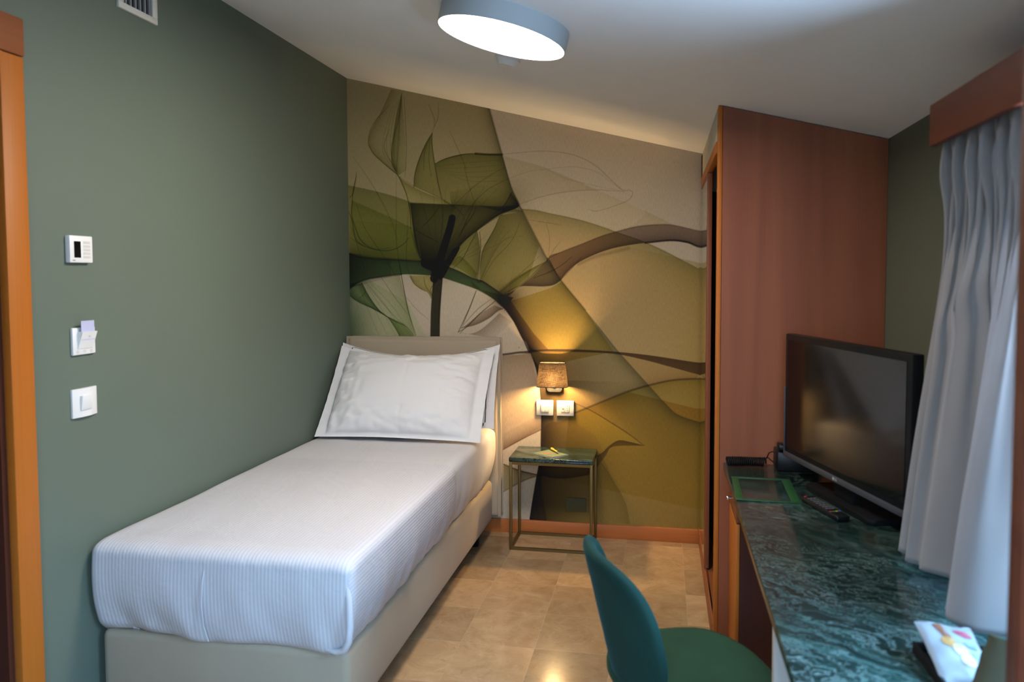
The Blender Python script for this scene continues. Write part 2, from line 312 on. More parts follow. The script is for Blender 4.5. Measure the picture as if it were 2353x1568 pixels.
# ---- printed wallpaper on the back wall: a sheet with the botanical print and painted table shade as albedo
MURAL=[
('F',17,(.3,.3,.17),(.7,.68,.46),40,"863,2470 900,2337 939,2199 994,2006 1054,1878 1156,1680 1198,1600 1285,1467 1418,1306 1531,1165 1606,1072 1704,963 1787,871 1870,781 1936,723 2051,685 2124,662 2160,20 950,20 1092,71 1108,178 1130,312 1152,428 1160,524 1162,630 1163,700 1159,795 1149,891 1132,969 1105,1046 1079,1115 1052,1141 1008,1227 951,1307 890,1363 788,1420 705,1450 580,1490 507,1504 327,1511 133,1487 56,1463 -22,1425 -20,1390 -20,2800 800,2800"),
('S',10,10,(.3,.3,.25),.59,6,"863,2470 900,2337 939,2199 994,2006 1054,1878 1156,1680 1198,1600 1285,1467 1418,1306"),
('F',15,(.2,.15,.12),(1,1,1),108,"951,1307 1008,1227 1052,1141 1079,1115 1105,1046 1132,969 1149,891 1159,795 1163,700 1162,630 1160,524 1152,428 1130,312 1108,178 1092,71 1180,40 1900,60 1900,1500 1000,1560"),
('F',11,(.3,.27,.2),(1,1,1),243,"1105,1046 1132,969 1149,891 1159,795 1163,700 1162,630 1160,524 1152,428 1130,312 1108,178 1092,71 1180,40 1900,60 1900,900 1200,900"),
('S',8,8,(.45,.4,.32),.54,4.5,"1008,1227 1052,1141 1079,1115 1105,1046 1132,969 1149,891 1159,795 1163,700 1162,630 1160,524"),
('F',9,(.54,.52,.26),(.88,.74,.44),74,"1050,1882 1132,1874 1208,1855 1379,1815 1520,1770 1594,1741 1705,1703 1842,1641 2037,1537 2200,1560 2200,700 2124,662 2051,685 1936,723 1870,781 1787,871 1704,963 1606,1072 1531,1165 1418,1306 1285,1467 1198,1600 1156,1680"),
('S',6,6,(.45,.45,.3),.76,3,"1050,1882 1132,1874 1208,1855 1379,1815 1520,1770 1594,1741 1705,1703"),
('S',6,6,(.4,.38,.25),.65,3,"1705,1703 1842,1641 2037,1537"),
('F',3,(.74,.68,.42),(1,1,1),351,"2120,1550 2115,900 2110,80 1500,80 1500,1700"),
('F',7,(.86,.84,.7),(.92,.91,.8),54,"949,2188 1036,2161 1171,2120 1379,2030 1566,1941 1750,1859 1914,1774 1823,1781 1705,1772 1594,1746 1520,1770 1379,1815 1208,1855 1050,1882 1011,1973"),
('F',11,(1.08,1.08,1.1),(1.08,1.08,1.1),14,"1040,1906 1189,1955 1341,1977 1473,1980 1594,1922 1750,1854 1659,1768 1594,1746 1379,1815 1208,1857 1052,1882"),
('S',3.2,3.2,(.35,.25,.2),.59,3,"944,2197 1046,2203 1171,2207 1285,2195 1379,2169 1473,2117 1547,2048 1621,1979 1663,1974 1681,1957 1658,1921 1594,1894 1510,1868 1464,1863 1431,1875"),
('S',3.2,3.2,(.35,.25,.2),.59,3,"1040,1911 1189,1955 1341,1977 1473,1981 1566,1974 1631,1968"),
('S',2.8,2.8,(.35,.28,.2),.38,3,"977,2059 1094,2094 1190,2108"),
('S',2.8,2.8,(.35,.28,.2),.38,3,"1161,2101 1341,2114 1473,2083 1547,2034 1621,1977"),
('S',2.8,2.8,(.35,.28,.2),.38,3,"1190,2110 1304,2050 1473,2004 1621,1972"),
('S',3.2,3.2,(.35,.28,.2),.54,3,"1093,1820 1189,1804 1285,1788"),
('S',3.2,3.2,(.35,.28,.2),.54,3,"1194,1799 1213,1714 1208,1605"),
('S',3.2,3.2,(.35,.28,.2),.54,3,"1275,1694 1237,1647 1208,1600"),
('F',11,(.16,.12,.12),(.4,.33,.3),32,"2085,1653 2036,1658 1977,1678 1887,1691 1760,1682 1659,1669 1567,1651 1474,1620 1380,1575 1323,1528 1275,1472 1208,1600 1285,1637 1398,1679 1501,1719 1594,1746 1705,1772 1823,1781 1905,1776 2039,1744 2084,1739"),
('S',8,8,(.35,.28,.28),.65,3,"1208,1600 1285,1637 1398,1679 1501,1719 1594,1746 1705,1772 1823,1781 1905,1776 2039,1744 2084,1739"),
('S',10,10,(.1,.08,.08),.97,6,"1751,1681 1887,1693 1977,1683 2036,1658 2085,1653"),
('S',18,18,(.3,.25,.22),.43,18,"1380,1566 1474,1607 1567,1630 1659,1652"),
('F',7,(.14,.11,.1),(.38,.33,.26),30,"1275,1472 1237,1448 1179,1439 1063,1441 1024,1429 994,1400 955,1372 945,1391 994,1410 1063,1458 1131,1515 1189,1577 1208,1600"),
('S',5,5,(.25,.2,.15),.76,3,"945,1396 1063,1463 1189,1577 1208,1600"),
('S',5,5,(.25,.2,.15),.76,3,"1121,1487 1218,1524 1285,1562 1342,1609"),
('S',4,4,(.25,.22,.15),.65,3,"1275,1472 1342,1543 1398,1608"),
('F',4,(.42,.44,.18),(.85,.9,.6),27,"1198,1586 1112,1544 1014,1487 916,1410 945,1391 994,1410 1063,1458 1131,1515"),
('F',5,(.12,.09,.08),(.75,.62,.5),81,"955,1309 925,1352 1008,1227 1052,1141 1091,1054 1207,1075 1120,1170 1043,1276 984,1362"),
('D',44,.92,(945,1367),(.13,.1,.09)),
('F',12,(.07,.13,.08),(.13,.25,.16),19,"-18,1642 102,1613 317,1598 455,1590 539,1586 612,1556 685,1525 767,1485 819,1470 890,1425 951,1385 991,1370 951,1307 951,1307 890,1363 788,1420 705,1450 580,1490 507,1504 327,1511 133,1487 56,1463 -22,1425"),
('S',10,10,(.1,.12,.08),.86,7.5,"-18,1642 102,1613 317,1598 455,1590"),
('S',8,8,(.12,.12,.07),.86,3,"612,1556 685,1525 767,1485 819,1470 890,1425 951,1385 991,1370"),
('S',10,10,(.12,.14,.08),.81,7.5,"-22,1425 56,1463 133,1487 327,1511"),
('F',2,(.06,.07,.06),(.8,.8,.8),61,"-18,1642 -22,1425 262,1496 264,1609"),
('F',2,(.08,.06,.05),(.7,.6,.5),68,"1002,1375 951,1307 747,1475 767,1430"),
('F',4,(.46,.52,.28),(.58,.64,.36),40,"-12,2047 129,2016 268,1979 385,1939 445,1597 317,1598 102,1613 -18,1642"),
('F',4,(.62,.72,.4),(.88,.94,.7),68,"20,1954 160,1895 299,1832 394,1785 445,1597 102,1613 6,1786"),
('F',4,(.55,.62,.38),(.9,.95,.75),81,"445,1592 317,1600 102,1615 4,1637 7,1837 394,1800"),
('F',4,(.09,.11,.08),(.26,.28,.18),46,"385,1931 399,1800 414,1699 447,1592 623,1576 686,1675 790,1764 923,1851 1034,1896 892,1903 750,1909 584,1920"),
('F',5,(.16,.15,.1),(.95,.95,.8),35,"623,1576 686,1675 790,1764 923,1851 1039,1900 994,1977 872,1950 750,1909 676,1775 603,1676"),
('F',3,(.14,.13,.1),(1,1,1),128,"455,1577 539,1556 623,1566 749,1774 688,1905 406,1921"),
('F',5,(.45,.47,.28),(.85,.9,.7),54,"374,1936 584,1920 791,1908 993,1887 1064,1868 923,1851 790,1764 623,1576 445,1597 394,1780"),
('F',7,(.6,.6,.42),(.96,.97,.9),40,"276,2596 211,2469 145,2361 128,2291 154,2235 207,2183 307,2099 319,2164 321,2384 345,2583"),
('F',4,(.42,.46,.26),(.9,.92,.8),40,"307,2099 271,2186 295,2385 339,2573 362,2283 366,2123 312,2094"),
('F',5,(.38,.42,.2),(.62,.66,.38),30,"523,2332 483,2269 440,2175 415,2091 409,2031 579,1952 559,2037 539,2132 528,2227"),
('F',5,(.55,.6,.3),(.9,.95,.7),34,"312,2094 375,2042 480,1989 584,1947 667,1900 583,1797 416,1850 374,1941"),
('F',5,(.38,.42,.18),(.62,.66,.38),81,"539,2155 607,2183 711,2204 823,2203 939,2196 994,2006 1039,1898 892,1903 667,1910 579,1952"),
('F',4,(.38,.42,.2),(1,1,1),61,"1039,1898 953,1870 780,1908 636,1911 626,1986 812,2031 994,1987"),
('F',3,(.25,.25,.14),(.8,.8,.6),32,"989,1977 1034,1900 933,1860 953,1909"),
('F',4,(.34,.38,.17),(.7,.74,.44),68,"790,1764 805,1674 801,1575 788,1475 675,1545 623,1576 686,1675"),
('F',4,(.38,.42,.18),(.66,.68,.42),81,"928,1851 892,1772 820,1634 803,1475 951,1385 1093,1494 1153,1670 1054,1868"),
('F',4,(.6,.65,.3),(.9,.95,.7),34,"623,1561 675,1616 727,1585 788,1515 778,1485 685,1527"),
('F',3,(.1,.22,.12),(.85,.95,.82),108,"-43,1446 -35,1269 -16,1103 493,1109 368,1343 122,1482"),
('F',7,(.18,.28,.14),(.6,.74,.52),40,"78,1461 120,1384 184,1302 232,1261 130,1312 38,1355 0,1384 -21,1435"),
('F',3,(.25,.36,.18),(.55,.68,.42),27,"238,1261 280,1199 312,1138 397,1139 334,1220"),
('F',3,(.6,.68,.5),(.92,.96,.88),81,"316,1507 357,1343 408,1139 -4,1124 43,1342 132,1476"),
('F',5,(.45,.44,.18),(.72,.7,.34),24,"375,1504 401,1460 443,1425 485,1405 511,1364 538,1475 497,1504"),
('F',5,(.3,.24,.2),(.7,.62,.55),30,"682,1193 776,1214 859,1255 910,1295 946,1310 890,1330 797,1279 714,1208"),
('F',4,(.55,.5,.47),(1,1,1),61,"672,1172 745,1163 817,1194 920,1285 991,1236 889,1135"),
('S',6,6,(.15,.15,.08),.86,3,"782,1415 746,1324 698,1223 672,1172"),
('S',6,6,(.15,.15,.08),.86,3,"895,1355 807,1284 724,1203 672,1172"),
('S',4,4,(.3,.3,.12),.76,3,"782,1415 725,1274 693,1193"),
('S',4,4,(.3,.3,.12),.76,3,"869,1365 787,1304 703,1213"),
('S',4,4,(.3,.3,.12),.76,3,"714,1198 682,1162"),
('S',5.2,5.2,(.16,.16,.09),.92,3,"133,2281 159,2230 207,2183 270,2130 312,2094 344,2033 369,1962 384,1881 388,1780"),
('S',5.2,5.2,(.16,.16,.09),.92,3,"525,2332 522,2277 531,2197 544,2117 559,2037 579,1952"),
('S',5.2,5.2,(.16,.16,.09),.92,3,"523,2332 483,2269 440,2175 415,2091 409,2021"),
('S',5.2,5.2,(.16,.16,.09),.92,3,"805,1754 810,1674 801,1575 791,1465"),
('S',5.2,5.2,(.16,.16,.09),.92,3,"923,1846 892,1772 830,1664 811,1594 800,1485"),
('S',6.4,6.4,(.16,.16,.09),.92,3,"539,2155 607,2183 711,2204 792,2206"),
('S',12,12,(.16,.16,.09),.92,4.5,"782,2206 864,2198 939,2196"),
('S',4.8,4.8,(.16,.16,.09),.86,3,"53,2122 49,2081 32,2020 25,1949 20,1867 44,1785 71,1723 124,1676 200,1654 275,1658 340,1689 377,1729"),
('S',4.8,4.8,(.16,.16,.09),.86,3,"9,1970 31,2000 52,2101"),
('S',4.8,4.8,(.16,.16,.09),.86,3,"2,1888 23,1826 33,1765 49,1713 103,1677"),
('S',3.6,3.6,(.16,.16,.09),.59,3,"5,1734 81,1687 167,1661 264,1670"),
('S',3.6,3.6,(.16,.16,.09),.59,3,"312,2094 397,2036 501,1989 605,1936 688,1875 718,1825"),
('S',3.6,3.6,(.16,.16,.09),.59,3,"297,2125 272,2246 316,2405 344,2573"),
('S',3.6,3.6,(.16,.16,.09),.59,3,"297,2130 229,2257 263,2367"),
('S',3.6,3.6,(.16,.16,.09),.59,3,"302,2119 320,2284 327,2434 344,2563"),
('S',3.6,3.6,(.16,.16,.09),.59,3,"355,2552 363,2383 367,2233 355,2083"),
('S',3.6,3.6,(.16,.16,.09),.59,3,"128,2291 156,2391 264,2507"),
('S',3.6,3.6,(.16,.16,.09),.59,3,"563,2503 560,2424 531,2356 523,2327"),
('S',3.6,3.6,(.16,.16,.09),.59,3,"506,2496 537,2415 534,2366"),
('S',3.6,3.6,(.16,.16,.09),.59,3,"515,2317 477,2229 471,2119"),
('S',3.6,3.6,(.16,.16,.09),.59,3,"510,2307 503,2178 518,2078"),
('S',3.6,3.6,(.16,.16,.09),.54,3,"302,2094 299,1832 297,1730 312,1588 332,1476 357,1353 408,1149"),
('S',3.6,3.6,(.16,.16,.09),.54,3,"34,2213 162,2027 266,1832 303,1720"),
('S',3.6,3.6,(.16,.16,.09),.54,3,"52,1928 104,1784 210,1630 284,1517"),
('S',3.6,3.6,(.16,.16,.09),.54,3,"22,1785 80,1600 111,1497"),
('S',3.6,3.6,(.16,.16,.09),.54,3,"715,2132 740,2033 780,1913"),
('S',3.6,3.6,(.16,.16,.09),.54,3,"629,2342 680,2232 730,2112"),
('S',3.6,3.6,(.16,.16,.09),.54,3,"374,1921 367,1780 360,1578 401,1466"),
('S',3.6,3.6,(.16,.16,.09),.54,3,"579,1952 583,1827 572,1727"),
('S',3.6,3.6,(.16,.16,.09),.54,3,"646,1906 791,2031 954,2125"),
('S',3.6,3.6,(.16,.16,.09),.54,3,"708,1855 842,1990 974,2056"),
('S',4.4,4.4,(.16,.16,.09),.76,3,"404,1780 478,1738 561,1697"),
('S',4.4,4.4,(.16,.16,.09),.76,3,"393,1760 414,1678 445,1602"),
('S',4.4,4.4,(.16,.16,.09),.76,3,"457,1789 510,1838 563,1907"),
('S',4.4,4.4,(.16,.16,.09),.76,3,"785,1903 759,1844 707,1775 676,1716"),
('S',4.4,4.4,(.16,.16,.09),.76,3,"770,1913 728,1824 686,1735"),
('S',4.4,4.4,(.16,.16,.09),.76,3,"790,1764 738,1665 696,1595 644,1546"),
('S',4.4,4.4,(.16,.16,.09),.76,3,"1034,1898 923,1846 790,1764 686,1675 623,1586"),
('S',6,6,(.16,.16,.09),.86,6,"994,1977 953,1909 892,1861"),
('S',6,6,(.16,.16,.09),.86,6,"793,1465 819,1470"),
('S',3.2,3.2,(.16,.16,.09),.54,3,"1043,1809 993,1702 891,1594 819,1485"),
('S',3.2,3.2,(.16,.16,.09),.54,3,"1153,1562 1042,1494 921,1405"),
('S',3.2,3.2,(.16,.16,.09),.54,3,"1153,1612 1032,1504 910,1415"),
('S',5.2,5.2,(.16,.16,.09),.86,3,"78,1461 120,1384 179,1301 232,1261 291,1230 355,1200 397,1149"),
('S',5.2,5.2,(.16,.16,.09),.86,3,"0,1384 65,1342 152,1307 232,1261 280,1199 312,1148"),
('S',5.2,5.2,(.16,.16,.09),.86,3,"312,1588 337,1445 367,1292 413,1149"),
('S',3.2,3.2,(.16,.16,.09),.65,3,"100,1466 206,1343 292,1251 345,1210"),
('S',3.2,3.2,(.16,.16,.09),.65,3,"198,1497 293,1364 367,1272"),
('S',3.2,3.2,(.16,.16,.09),.65,3,"54,1363 99,1409 78,1461"),
('S',4.4,4.4,(.3,.27,.1),.76,3,"465,1496 475,1445 506,1399 522,1364"),
('S',4.4,4.4,(.3,.27,.1),.76,3,"380,1496 411,1450 475,1410"),
('S',4.4,4.4,(.3,.27,.1),.76,3,"538,1460 506,1425 516,1384"),
('S',4,4,(.16,.16,.09),.43,3,"357,1374 420,1303 494,1242"),
('S',2.6,2.6,(.16,.16,.09),.43,3,"545,1586 499,1778 449,1990"),
('S',2.6,2.6,(.16,.16,.09),.43,3,"553,1590 539,1786 528,2007"),
('S',2.6,2.6,(.16,.16,.09),.43,3,"561,1594 579,1793 606,2018"),
('S',2.6,2.6,(.16,.16,.09),.43,3,"570,1598 619,1800 683,2023"),
('S',2.6,2.6,(.16,.16,.09),.43,3,"578,1602 658,1808 761,2022"),
('S',2.6,2.6,(.16,.16,.09),.43,3,"587,1606 697,1815 837,2015"),
('S',2.6,2.6,(.16,.16,.09),.43,3,"595,1610 737,1822 913,2003"),
('S',2.4,2.4,(.16,.16,.09),.43,3,"581,1566 686,1665 780,1794"),
('S',2.4,2.4,(.16,.16,.09),.45,3,"56,1466 98,1342 182,1147"),
('S',2.4,2.4,(.16,.16,.09),.43,3,"302,2114 218,2258 275,2486"),
('S',2.2,2.2,(.16,.16,.09),.38,3,"544,2137 690,2153 944,2164"),
('S',2.4,2.4,(.16,.16,.09),.43,3,"594,1566 709,1655 816,1767"),
('S',2.4,2.4,(.16,.16,.09),.45,3,"73,1466 141,1336 234,1147"),
('S',2.4,2.4,(.16,.16,.09),.43,3,"302,2114 242,2267 290,2501"),
('S',2.2,2.2,(.16,.16,.09),.38,3,"565,2125 708,2126 944,2135"),
('S',2.4,2.4,(.16,.16,.09),.43,3,"606,1566 731,1645 853,1741"),
('S',2.4,2.4,(.16,.16,.09),.45,3,"91,1466 185,1330 286,1148"),
('S',2.4,2.4,(.16,.16,.09),.43,3,"302,2114 266,2276 305,2517"),
('S',2.2,2.2,(.16,.16,.09),.38,3,"586,2112 726,2100 944,2106"),
('S',2.4,2.4,(.16,.16,.09),.43,3,"619,1566 754,1635 889,1715"),
('S',2.4,2.4,(.16,.16,.09),.45,3,"108,1466 228,1324 338,1148"),
('S',2.4,2.4,(.16,.16,.09),.43,3,"302,2114 289,2285 320,2532"),
('S',2.2,2.2,(.16,.16,.09),.38,3,"607,2100 745,2074 944,2076"),
('S',2.4,2.4,(.16,.16,.09),.43,3,"631,1566 776,1625 926,1689"),
('S',2.4,2.4,(.16,.16,.09),.45,3,"126,1466 271,1318 389,1149"),
('S',2.4,2.4,(.16,.16,.09),.43,3,"302,2114 313,2295 335,2547"),
('S',2.2,2.2,(.16,.16,.09),.38,3,"627,2087 763,2048 944,2047"),
('S',2.4,2.4,(.16,.16,.09),.38,3,"811,1485 871,1634 953,1791"),
('S',2.4,2.4,(.16,.16,.09),.38,3,"811,1485 891,1653 989,1771"),
('S',2.4,2.4,(.16,.16,.09),.38,3,"811,1485 912,1673 1025,1751"),
('S',2.4,2.4,(.16,.16,.09),.38,3,"811,1485 932,1693 1061,1730"),
('D',150,.62,(540,1627),(.2,.24,.16)),
('D',120,.55,(35,1559),(.1,.16,.1)),
('D',130,.4,(210,1619),(.3,.42,.26)),
('D',110,.45,(994,1948),(.3,.3,.16)),
('D',160,.35,(871,1673),(.45,.48,.25)),
('D',140,.45,(-3,1186),(.12,.24,.14)),
('D',90,.85,(960,1362),(.22,.17,.13)),
('D',230,.8,(1323,903),(.5,.43,.32)),
('D',200,.8,(1288,214),(.42,.4,.3)),  # shade under the side table, painted into the print
('D',150,.6,(1409,447),(.45,.42,.3)),  # more painted shade, just below the tabletop
('S',42,50,(.04,.03,.03),1,3,"641,1838 625,1776 598,1696 571,1616 544,1546 528,1486"),
('F',9,(.04,.03,.03),(.1,.09,.07),19,"445,1592 455,1557 518,1526 570,1480 623,1556 686,1665 644,1656 602,1596 539,1586"),
('D',50,.97,(539,1566),(.04,.03,.03)),
('S',58,58,(.06,.06,.04),1,4.5,"551,1485 543,1394 534,1273 530,1130"),
('S',6,6,(.35,.34,.12),.86,6,"578,1480 567,1394 558,1334 555,1222"),
('F',7,(.17,.12,.09),(.22,.16,.12),16,"1035,1061 1167,1077 1357,1080 1578,1071 1786,1052 2033,1018 2072,1024 2073,945 2032,953 1869,996 1745,1027 1578,1058 1357,1065 1184,1065"),
('F',7,(.7,.6,.46),(.9,.84,.74),34,"2033,926 1911,916 1787,887 1663,847 1536,793 1409,737 1323,700 1175,752 1149,969 1193,1056 1357,1065 1578,1058 1745,1027 1869,996 2032,953"),
('S',10,10,(.22,.17,.13),.81,7.5,"2073,927 2033,926 1911,916 1787,887 1663,847 1536,793 1409,737 1357,714"),
('F',8,(.6,.56,.22),(.9,.86,.5),81,"2073,927 2033,926 1911,916 1787,887 1663,847 1536,793 1409,737 1323,700 1288,320 2080,187"),
('S',12,12,(.14,.11,.1),.97,6,"929,1042 982,1049 1035,1057 1101,1058"),
('F',2,(.62,.52,.42),(.86,.78,.7),81,"929,1035 1105,1053 1159,795 1162,630 1060,556 940,485"),
('F',3,(.45,.36,.3),(1,1,1),46,"935,482 1060,556 1160,608 1160,699 936,578"),
('S',6,6,(.3,.24,.2),.76,4.5,"935,482 1060,556 1160,608"),
('S',4.8,4.8,(.2,.18,.1),.86,3,"1361,771 1460,726 1562,667 1664,604 1752,540"),
('F',6,(.22,.2,.14),(.42,.4,.24),12,"1486,472 1520,495 1554,531 1605,564 1664,560 1752,540 1622,534 1563,521 1537,477 1512,443 1482,405"),
('F',5,(1.15,1.2,.9),(1.1,1.15,.9),40,"1361,758 1460,722 1562,660 1664,595 1731,546 1605,564 1520,495 1477,588 1340,670"),
('F',6,(.74,.66,.28),(.76,.68,.28),162,"960,1347 1008,1227 1052,1141 1079,1115 1105,1046 1132,969 1578,1071 1418,1306 1285,1467 1217,1429"),
('F',3,(.8,.67,.34),(.8,.65,.32),270,"1288,669 1409,733 1663,843 2034,760 2187,731 2195,7 1218,-54 1175,578"),
('F',3,(.35,.34,.22),(.62,.6,.42),35,"939,401 1024,369 1157,344 1086,319 1024,289 939,236"),
('S',8,8,(.2,.18,.12),.86,3,"935,402 1024,369 1095,353 1161,342"),
('S',8,8,(.35,.38,.12),.76,6,"1161,342 1086,319 1024,288 934,232"),
('F',4,(.28,.27,.2),(.75,.75,.7),40,"1157,344 1236,330 1323,334 1435,357 1478,415 1166,419"),
('F',4,(.42,.45,.18),(.6,.62,.28),22,"1161,419 1135,312 1108,178 1092,71 1196,59 1165,226"),
('S',14,14,(.5,.45,.35),.54,12,"1161,419 1158,331 1174,182 1196,59"),
('F',4,(.7,.72,.62),(1,1,1),68,"1512,434 1580,333 1648,207 1674,87 1323,67 1323,365"),  # slanting right edge of the table's cast shadow, painted in
('D',3,.8,(1035,1086),(.15,.12,.1))]

def wallpaper():
    G = .003; x0, x1, z0, z1 = .0, 2.112, 0.0, 2.69
    nx, nz_ = int((x1-x0)/G)+1, int((z1-z0)/G)+1
    X = x0 + np.arange(nx)*G*1000/1000; Z = z0 + np.arange(nz_)*G
    X, Z = X*1000, Z*1000
    col = np.empty((nz_, nx, 3), np.float32); col[:] = (.51,.415,.295)
    # slow tone variation of the paper
    XX, ZZ = np.meshgrid(X, Z)
    col *= (1 + .03*np.sin(XX/210+ZZ/350) + .025*np.sin(ZZ/140-XX/330))[..., None]
    def cr(P, closed=False, n=6):
        P = np.array(P, float); m_ = len(P)
        if m_ < 3: return P
        Q = np.vstack([2*P[0]-P[1], P, 2*P[-1]-P[-2]]); o = []
        for i in range(1, m_):
            p0, p1, p2, p3 = Q[i-1:i+3]
            for k in range(n):
                t = k/n; o.append(.5*((2*p1)+(-p0+p2)*t+(2*p0-5*p1+4*p2-p3)*t*t+(-p0+3*p1-3*p2+p3)*t**3))
        o.append(P[-1]); return np.array(o)
    def dist(P, mg, prm=False):
        D = np.full((nz_, nx), 1e6, np.float32); T = np.zeros((nz_, nx), np.float32) if prm else None
        L = np.concatenate([[0], np.cumsum(np.hypot(*np.diff(P, axis=0).T))]); LT = max(L[-1], 1e-6)
        for i in range(len(P)-1):
            a, c_ = P[i], P[i+1]
            i0, i1 = int((min(a[0], c_[0])-mg)/3), int((max(a[0], c_[0])+mg)/3)+2
            j0, j1 = int((min(a[1], c_[1])-mg)/3), int((max(a[1], c_[1])+mg)/3)+2
            i0, j0 = max(i0, 0), max(j0, 0)
            if i1 <= i0 or j1 <= j0: continue
            dx, dz = c_-a; LL = dx*dx+dz*dz
            if LL < 1e-9: continue
            x_ = XX[j0:j1, i0:i1]-a[0]; z_ = ZZ[j0:j1, i0:i1]-a[1]
            if not x_.size: continue
            t = np.clip((x_*dx+z_*dz)/LL, 0, 1); d = np.hypot(x_-t*dx, z_-t*dz)
            s_ = D[j0:j1, i0:i1]; k = d < s_; s_[k] = d[k]
            if prm: T[j0:j1, i0:i1][k] = ((L[i]+t*(L[i+1]-L[i]))/LT)[k]
        return D, T
    def inside(P):
        A = np.zeros((nz_, nx+1), np.int8)
        for i in range(len(P)):
            (xa, za), (xb, zb) = P[i], P[(i+1) % len(P)]
            if za == zb: continue
            if za > zb: xa, za, xb, zb = xb, zb, xa, za
            j = np.arange(max(0, math.ceil(za/3)), min(nz_, math.ceil(zb/3)))
            if not len(j): continue
            xx = xa+(j*3-za)/(zb-za)*(xb-xa); ii = np.clip(np.ceil(xx/3).astype(int), 0, nx)
            np.add.at(A, (j, ii), 1)
        return (np.cumsum(A, axis=1)[:, :nx] % 2) == 1
    pp = lambda s: [tuple(map(float, q.split(','))) for q in s.split()]
    ss = lambda x: np.clip(x, 0, 1)**2*(3-2*np.clip(x, 0, 1))
    for it in MURAL:
        if it[0] == 'F':
            _, k, ce, ci, w, P = it; P = pp(P)
            E = cr(P[:k]); R = [P[k-1]]+P[k:]+[P[0]]; R = cr(R) if 5 <= len(P)-k <= 14 else np.array(R)
            poly = np.vstack([E, R[1:-1]])
            ins = inside(poly)
            De, _ = dist(E, max(3.2*w, 8)); Da, _ = dist(np.vstack([poly, poly[:1]]), 8)
            sd = np.where(ins, Da, -Da); msk = ss(sd/4+.5)
            g = np.exp(-(De/w)**1.25)[..., None]
            ce, ci = np.array(ce), np.array(ci)
            mul = ci + (ce-ci)*g
            # a soft far border where the inner tone is almost neutral
            col *= 1+(mul-1)*msk[..., None]
        elif it[0] == 'S':
            _, w0, w1, rgb, al, soft, P = it
            E = cr(pp(P)); D, T = dist(E, max(w0, w1)+soft*3+4, True)
            hw = (w0+(w1-w0)*T)/2
            if max(w0, w1) < 10: hw = hw*(.55+.45*np.sin(np.clip(T, 0, 1)*PI))
            msk = ss((hw+soft/2+.8-D)/(soft+1.2))*al
            col *= 1+(np.array(rgb)-1)*msk[..., None]
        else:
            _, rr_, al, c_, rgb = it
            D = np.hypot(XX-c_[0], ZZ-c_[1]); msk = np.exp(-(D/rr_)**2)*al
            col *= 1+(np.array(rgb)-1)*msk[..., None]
    col = np.clip(col, .004, 1)
    # mesh
    keep = (Z[:-1, None]/1000) < (ceil_z(0)-SLOPE*X[None, :-1]/1000+.012)
    idx = np.arange(nz_*nx).reshape(nz_, nx)
    q = np.stack([idx[:-1, :-1], idx[:-1, 1:], idx[1:, 1:], idx[1:, :-1]], -1)[keep]
    me = bpy.data.meshes.new('wallpaper')
    me.vertices.add(nz_*nx); co = np.zeros((nz_*nx, 3), np.float32); co[:, 0] = XX.ravel()/1000; co[:, 2] = ZZ.ravel()/1000
    me.vertices.foreach_set('co', co.ravel())
    me.loops.add(q.size); me.loops.foreach_set('vertex_index', q.ravel().astype(np.int32))
    me.polygons.add(len(q)); me.polygons.foreach_set('loop_start', np.arange(0, q.size, 4, dtype=np.int32))
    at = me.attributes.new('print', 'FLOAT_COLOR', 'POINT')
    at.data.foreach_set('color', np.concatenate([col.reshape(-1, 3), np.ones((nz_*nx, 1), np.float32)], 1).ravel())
    me.update(calc_edges=True)
    m = mat('printed_wallpaper', (.5,.4,.3), .75, spec=.25); b = NB(m); MT['paper'] = m
    a = b.n('ShaderNodeAttribute', attribute_name='print')
    fib = b.noise(b.coord((1, 1, .16)), 240, 4, .65); gr = b.noise(b.coord((1, 1, .7)), 420, 2, .6)
    fac = b.math('MULTIPLY_ADD', b.math('ADD', b.math('MULTIPLY', fib.outputs[0], .65), b.math('MULTIPLY', gr.outputs[0], .35)), 1.0, .5)
    mm = b.n('ShaderNodeVectorMath', {0: a.outputs['Color'], 'Scale': fac}, operation='SCALE')
    b.link(mm.outputs[0], 'Base Color'); b.bump(fib.outputs[0], .15, .0008)
    me.materials.append(m)
    o = bpy.data.objects.new('wall_back_wallpaper', me); C.objects.link(o); return struct(o)
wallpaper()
# baseboards
def bb(name, x0, x1, y0, y1, mt):
    bm = B(); box(bm, x0, x1, y0, y1, 0, .079, .003); return struct(obj(name, bm, mt))
bb('baseboard_back', .001, 2.055, -.015, .0, 'cherry_x')
bb('baseboard_left', 0, .015, DY1+.09, -.02, 'cherry_y')
bb('baseboard_right', XR-.015, XR, -3.9, -1.28, 'cherry_y')
# door in the left wall
d = bpy.data.objects.new('door_1', None); C.objects.link(d); struct(d); d.location = (0, (DY0+DY1)/2, 0)
def dpart(n, bm, m):
    bmesh.ops.translate(bm, verts=bm.verts, vec=(0, -(DY0+DY1)/2, 0)); return obj(n, bm, m, d)
bm = B(); box(bm, 0, .03, DY1, -2.427, 0, 2.137, .004); dpart('casing', bm, 'cherry_light')
bm = B(); box(bm, 0, .03, DY0-.083, DY0, 0, 2.137, .004); dpart('casing', bm, 'cherry_light')
bm = B(); box(bm, 0, .033, DY0-.083, -2.425, 2.139, 2.247, .004); box(bm, -.05, .028, DY0, DY1+.012, 2.10, 2.139, .002); dpart('head_casing', bm, 'cherry_y')
bm = B(); box(bm, -.14, .004, DY1-.02, DY1-.001, 0, 2.10); box(bm, -.14, .004, DY0+.001, DY0+.02, 0, 2.10); box(bm, -.14, .004, DY0+.02, DY1-.02, 2.082, 2.099); dpart('jamb', bm, 'cherry_dark')
bm = B(); box(bm, -.11, -.07, DY0+.022, DY1-.022, .004, 2.08, .003); dpart('panel', bm, 'cherry_dark')
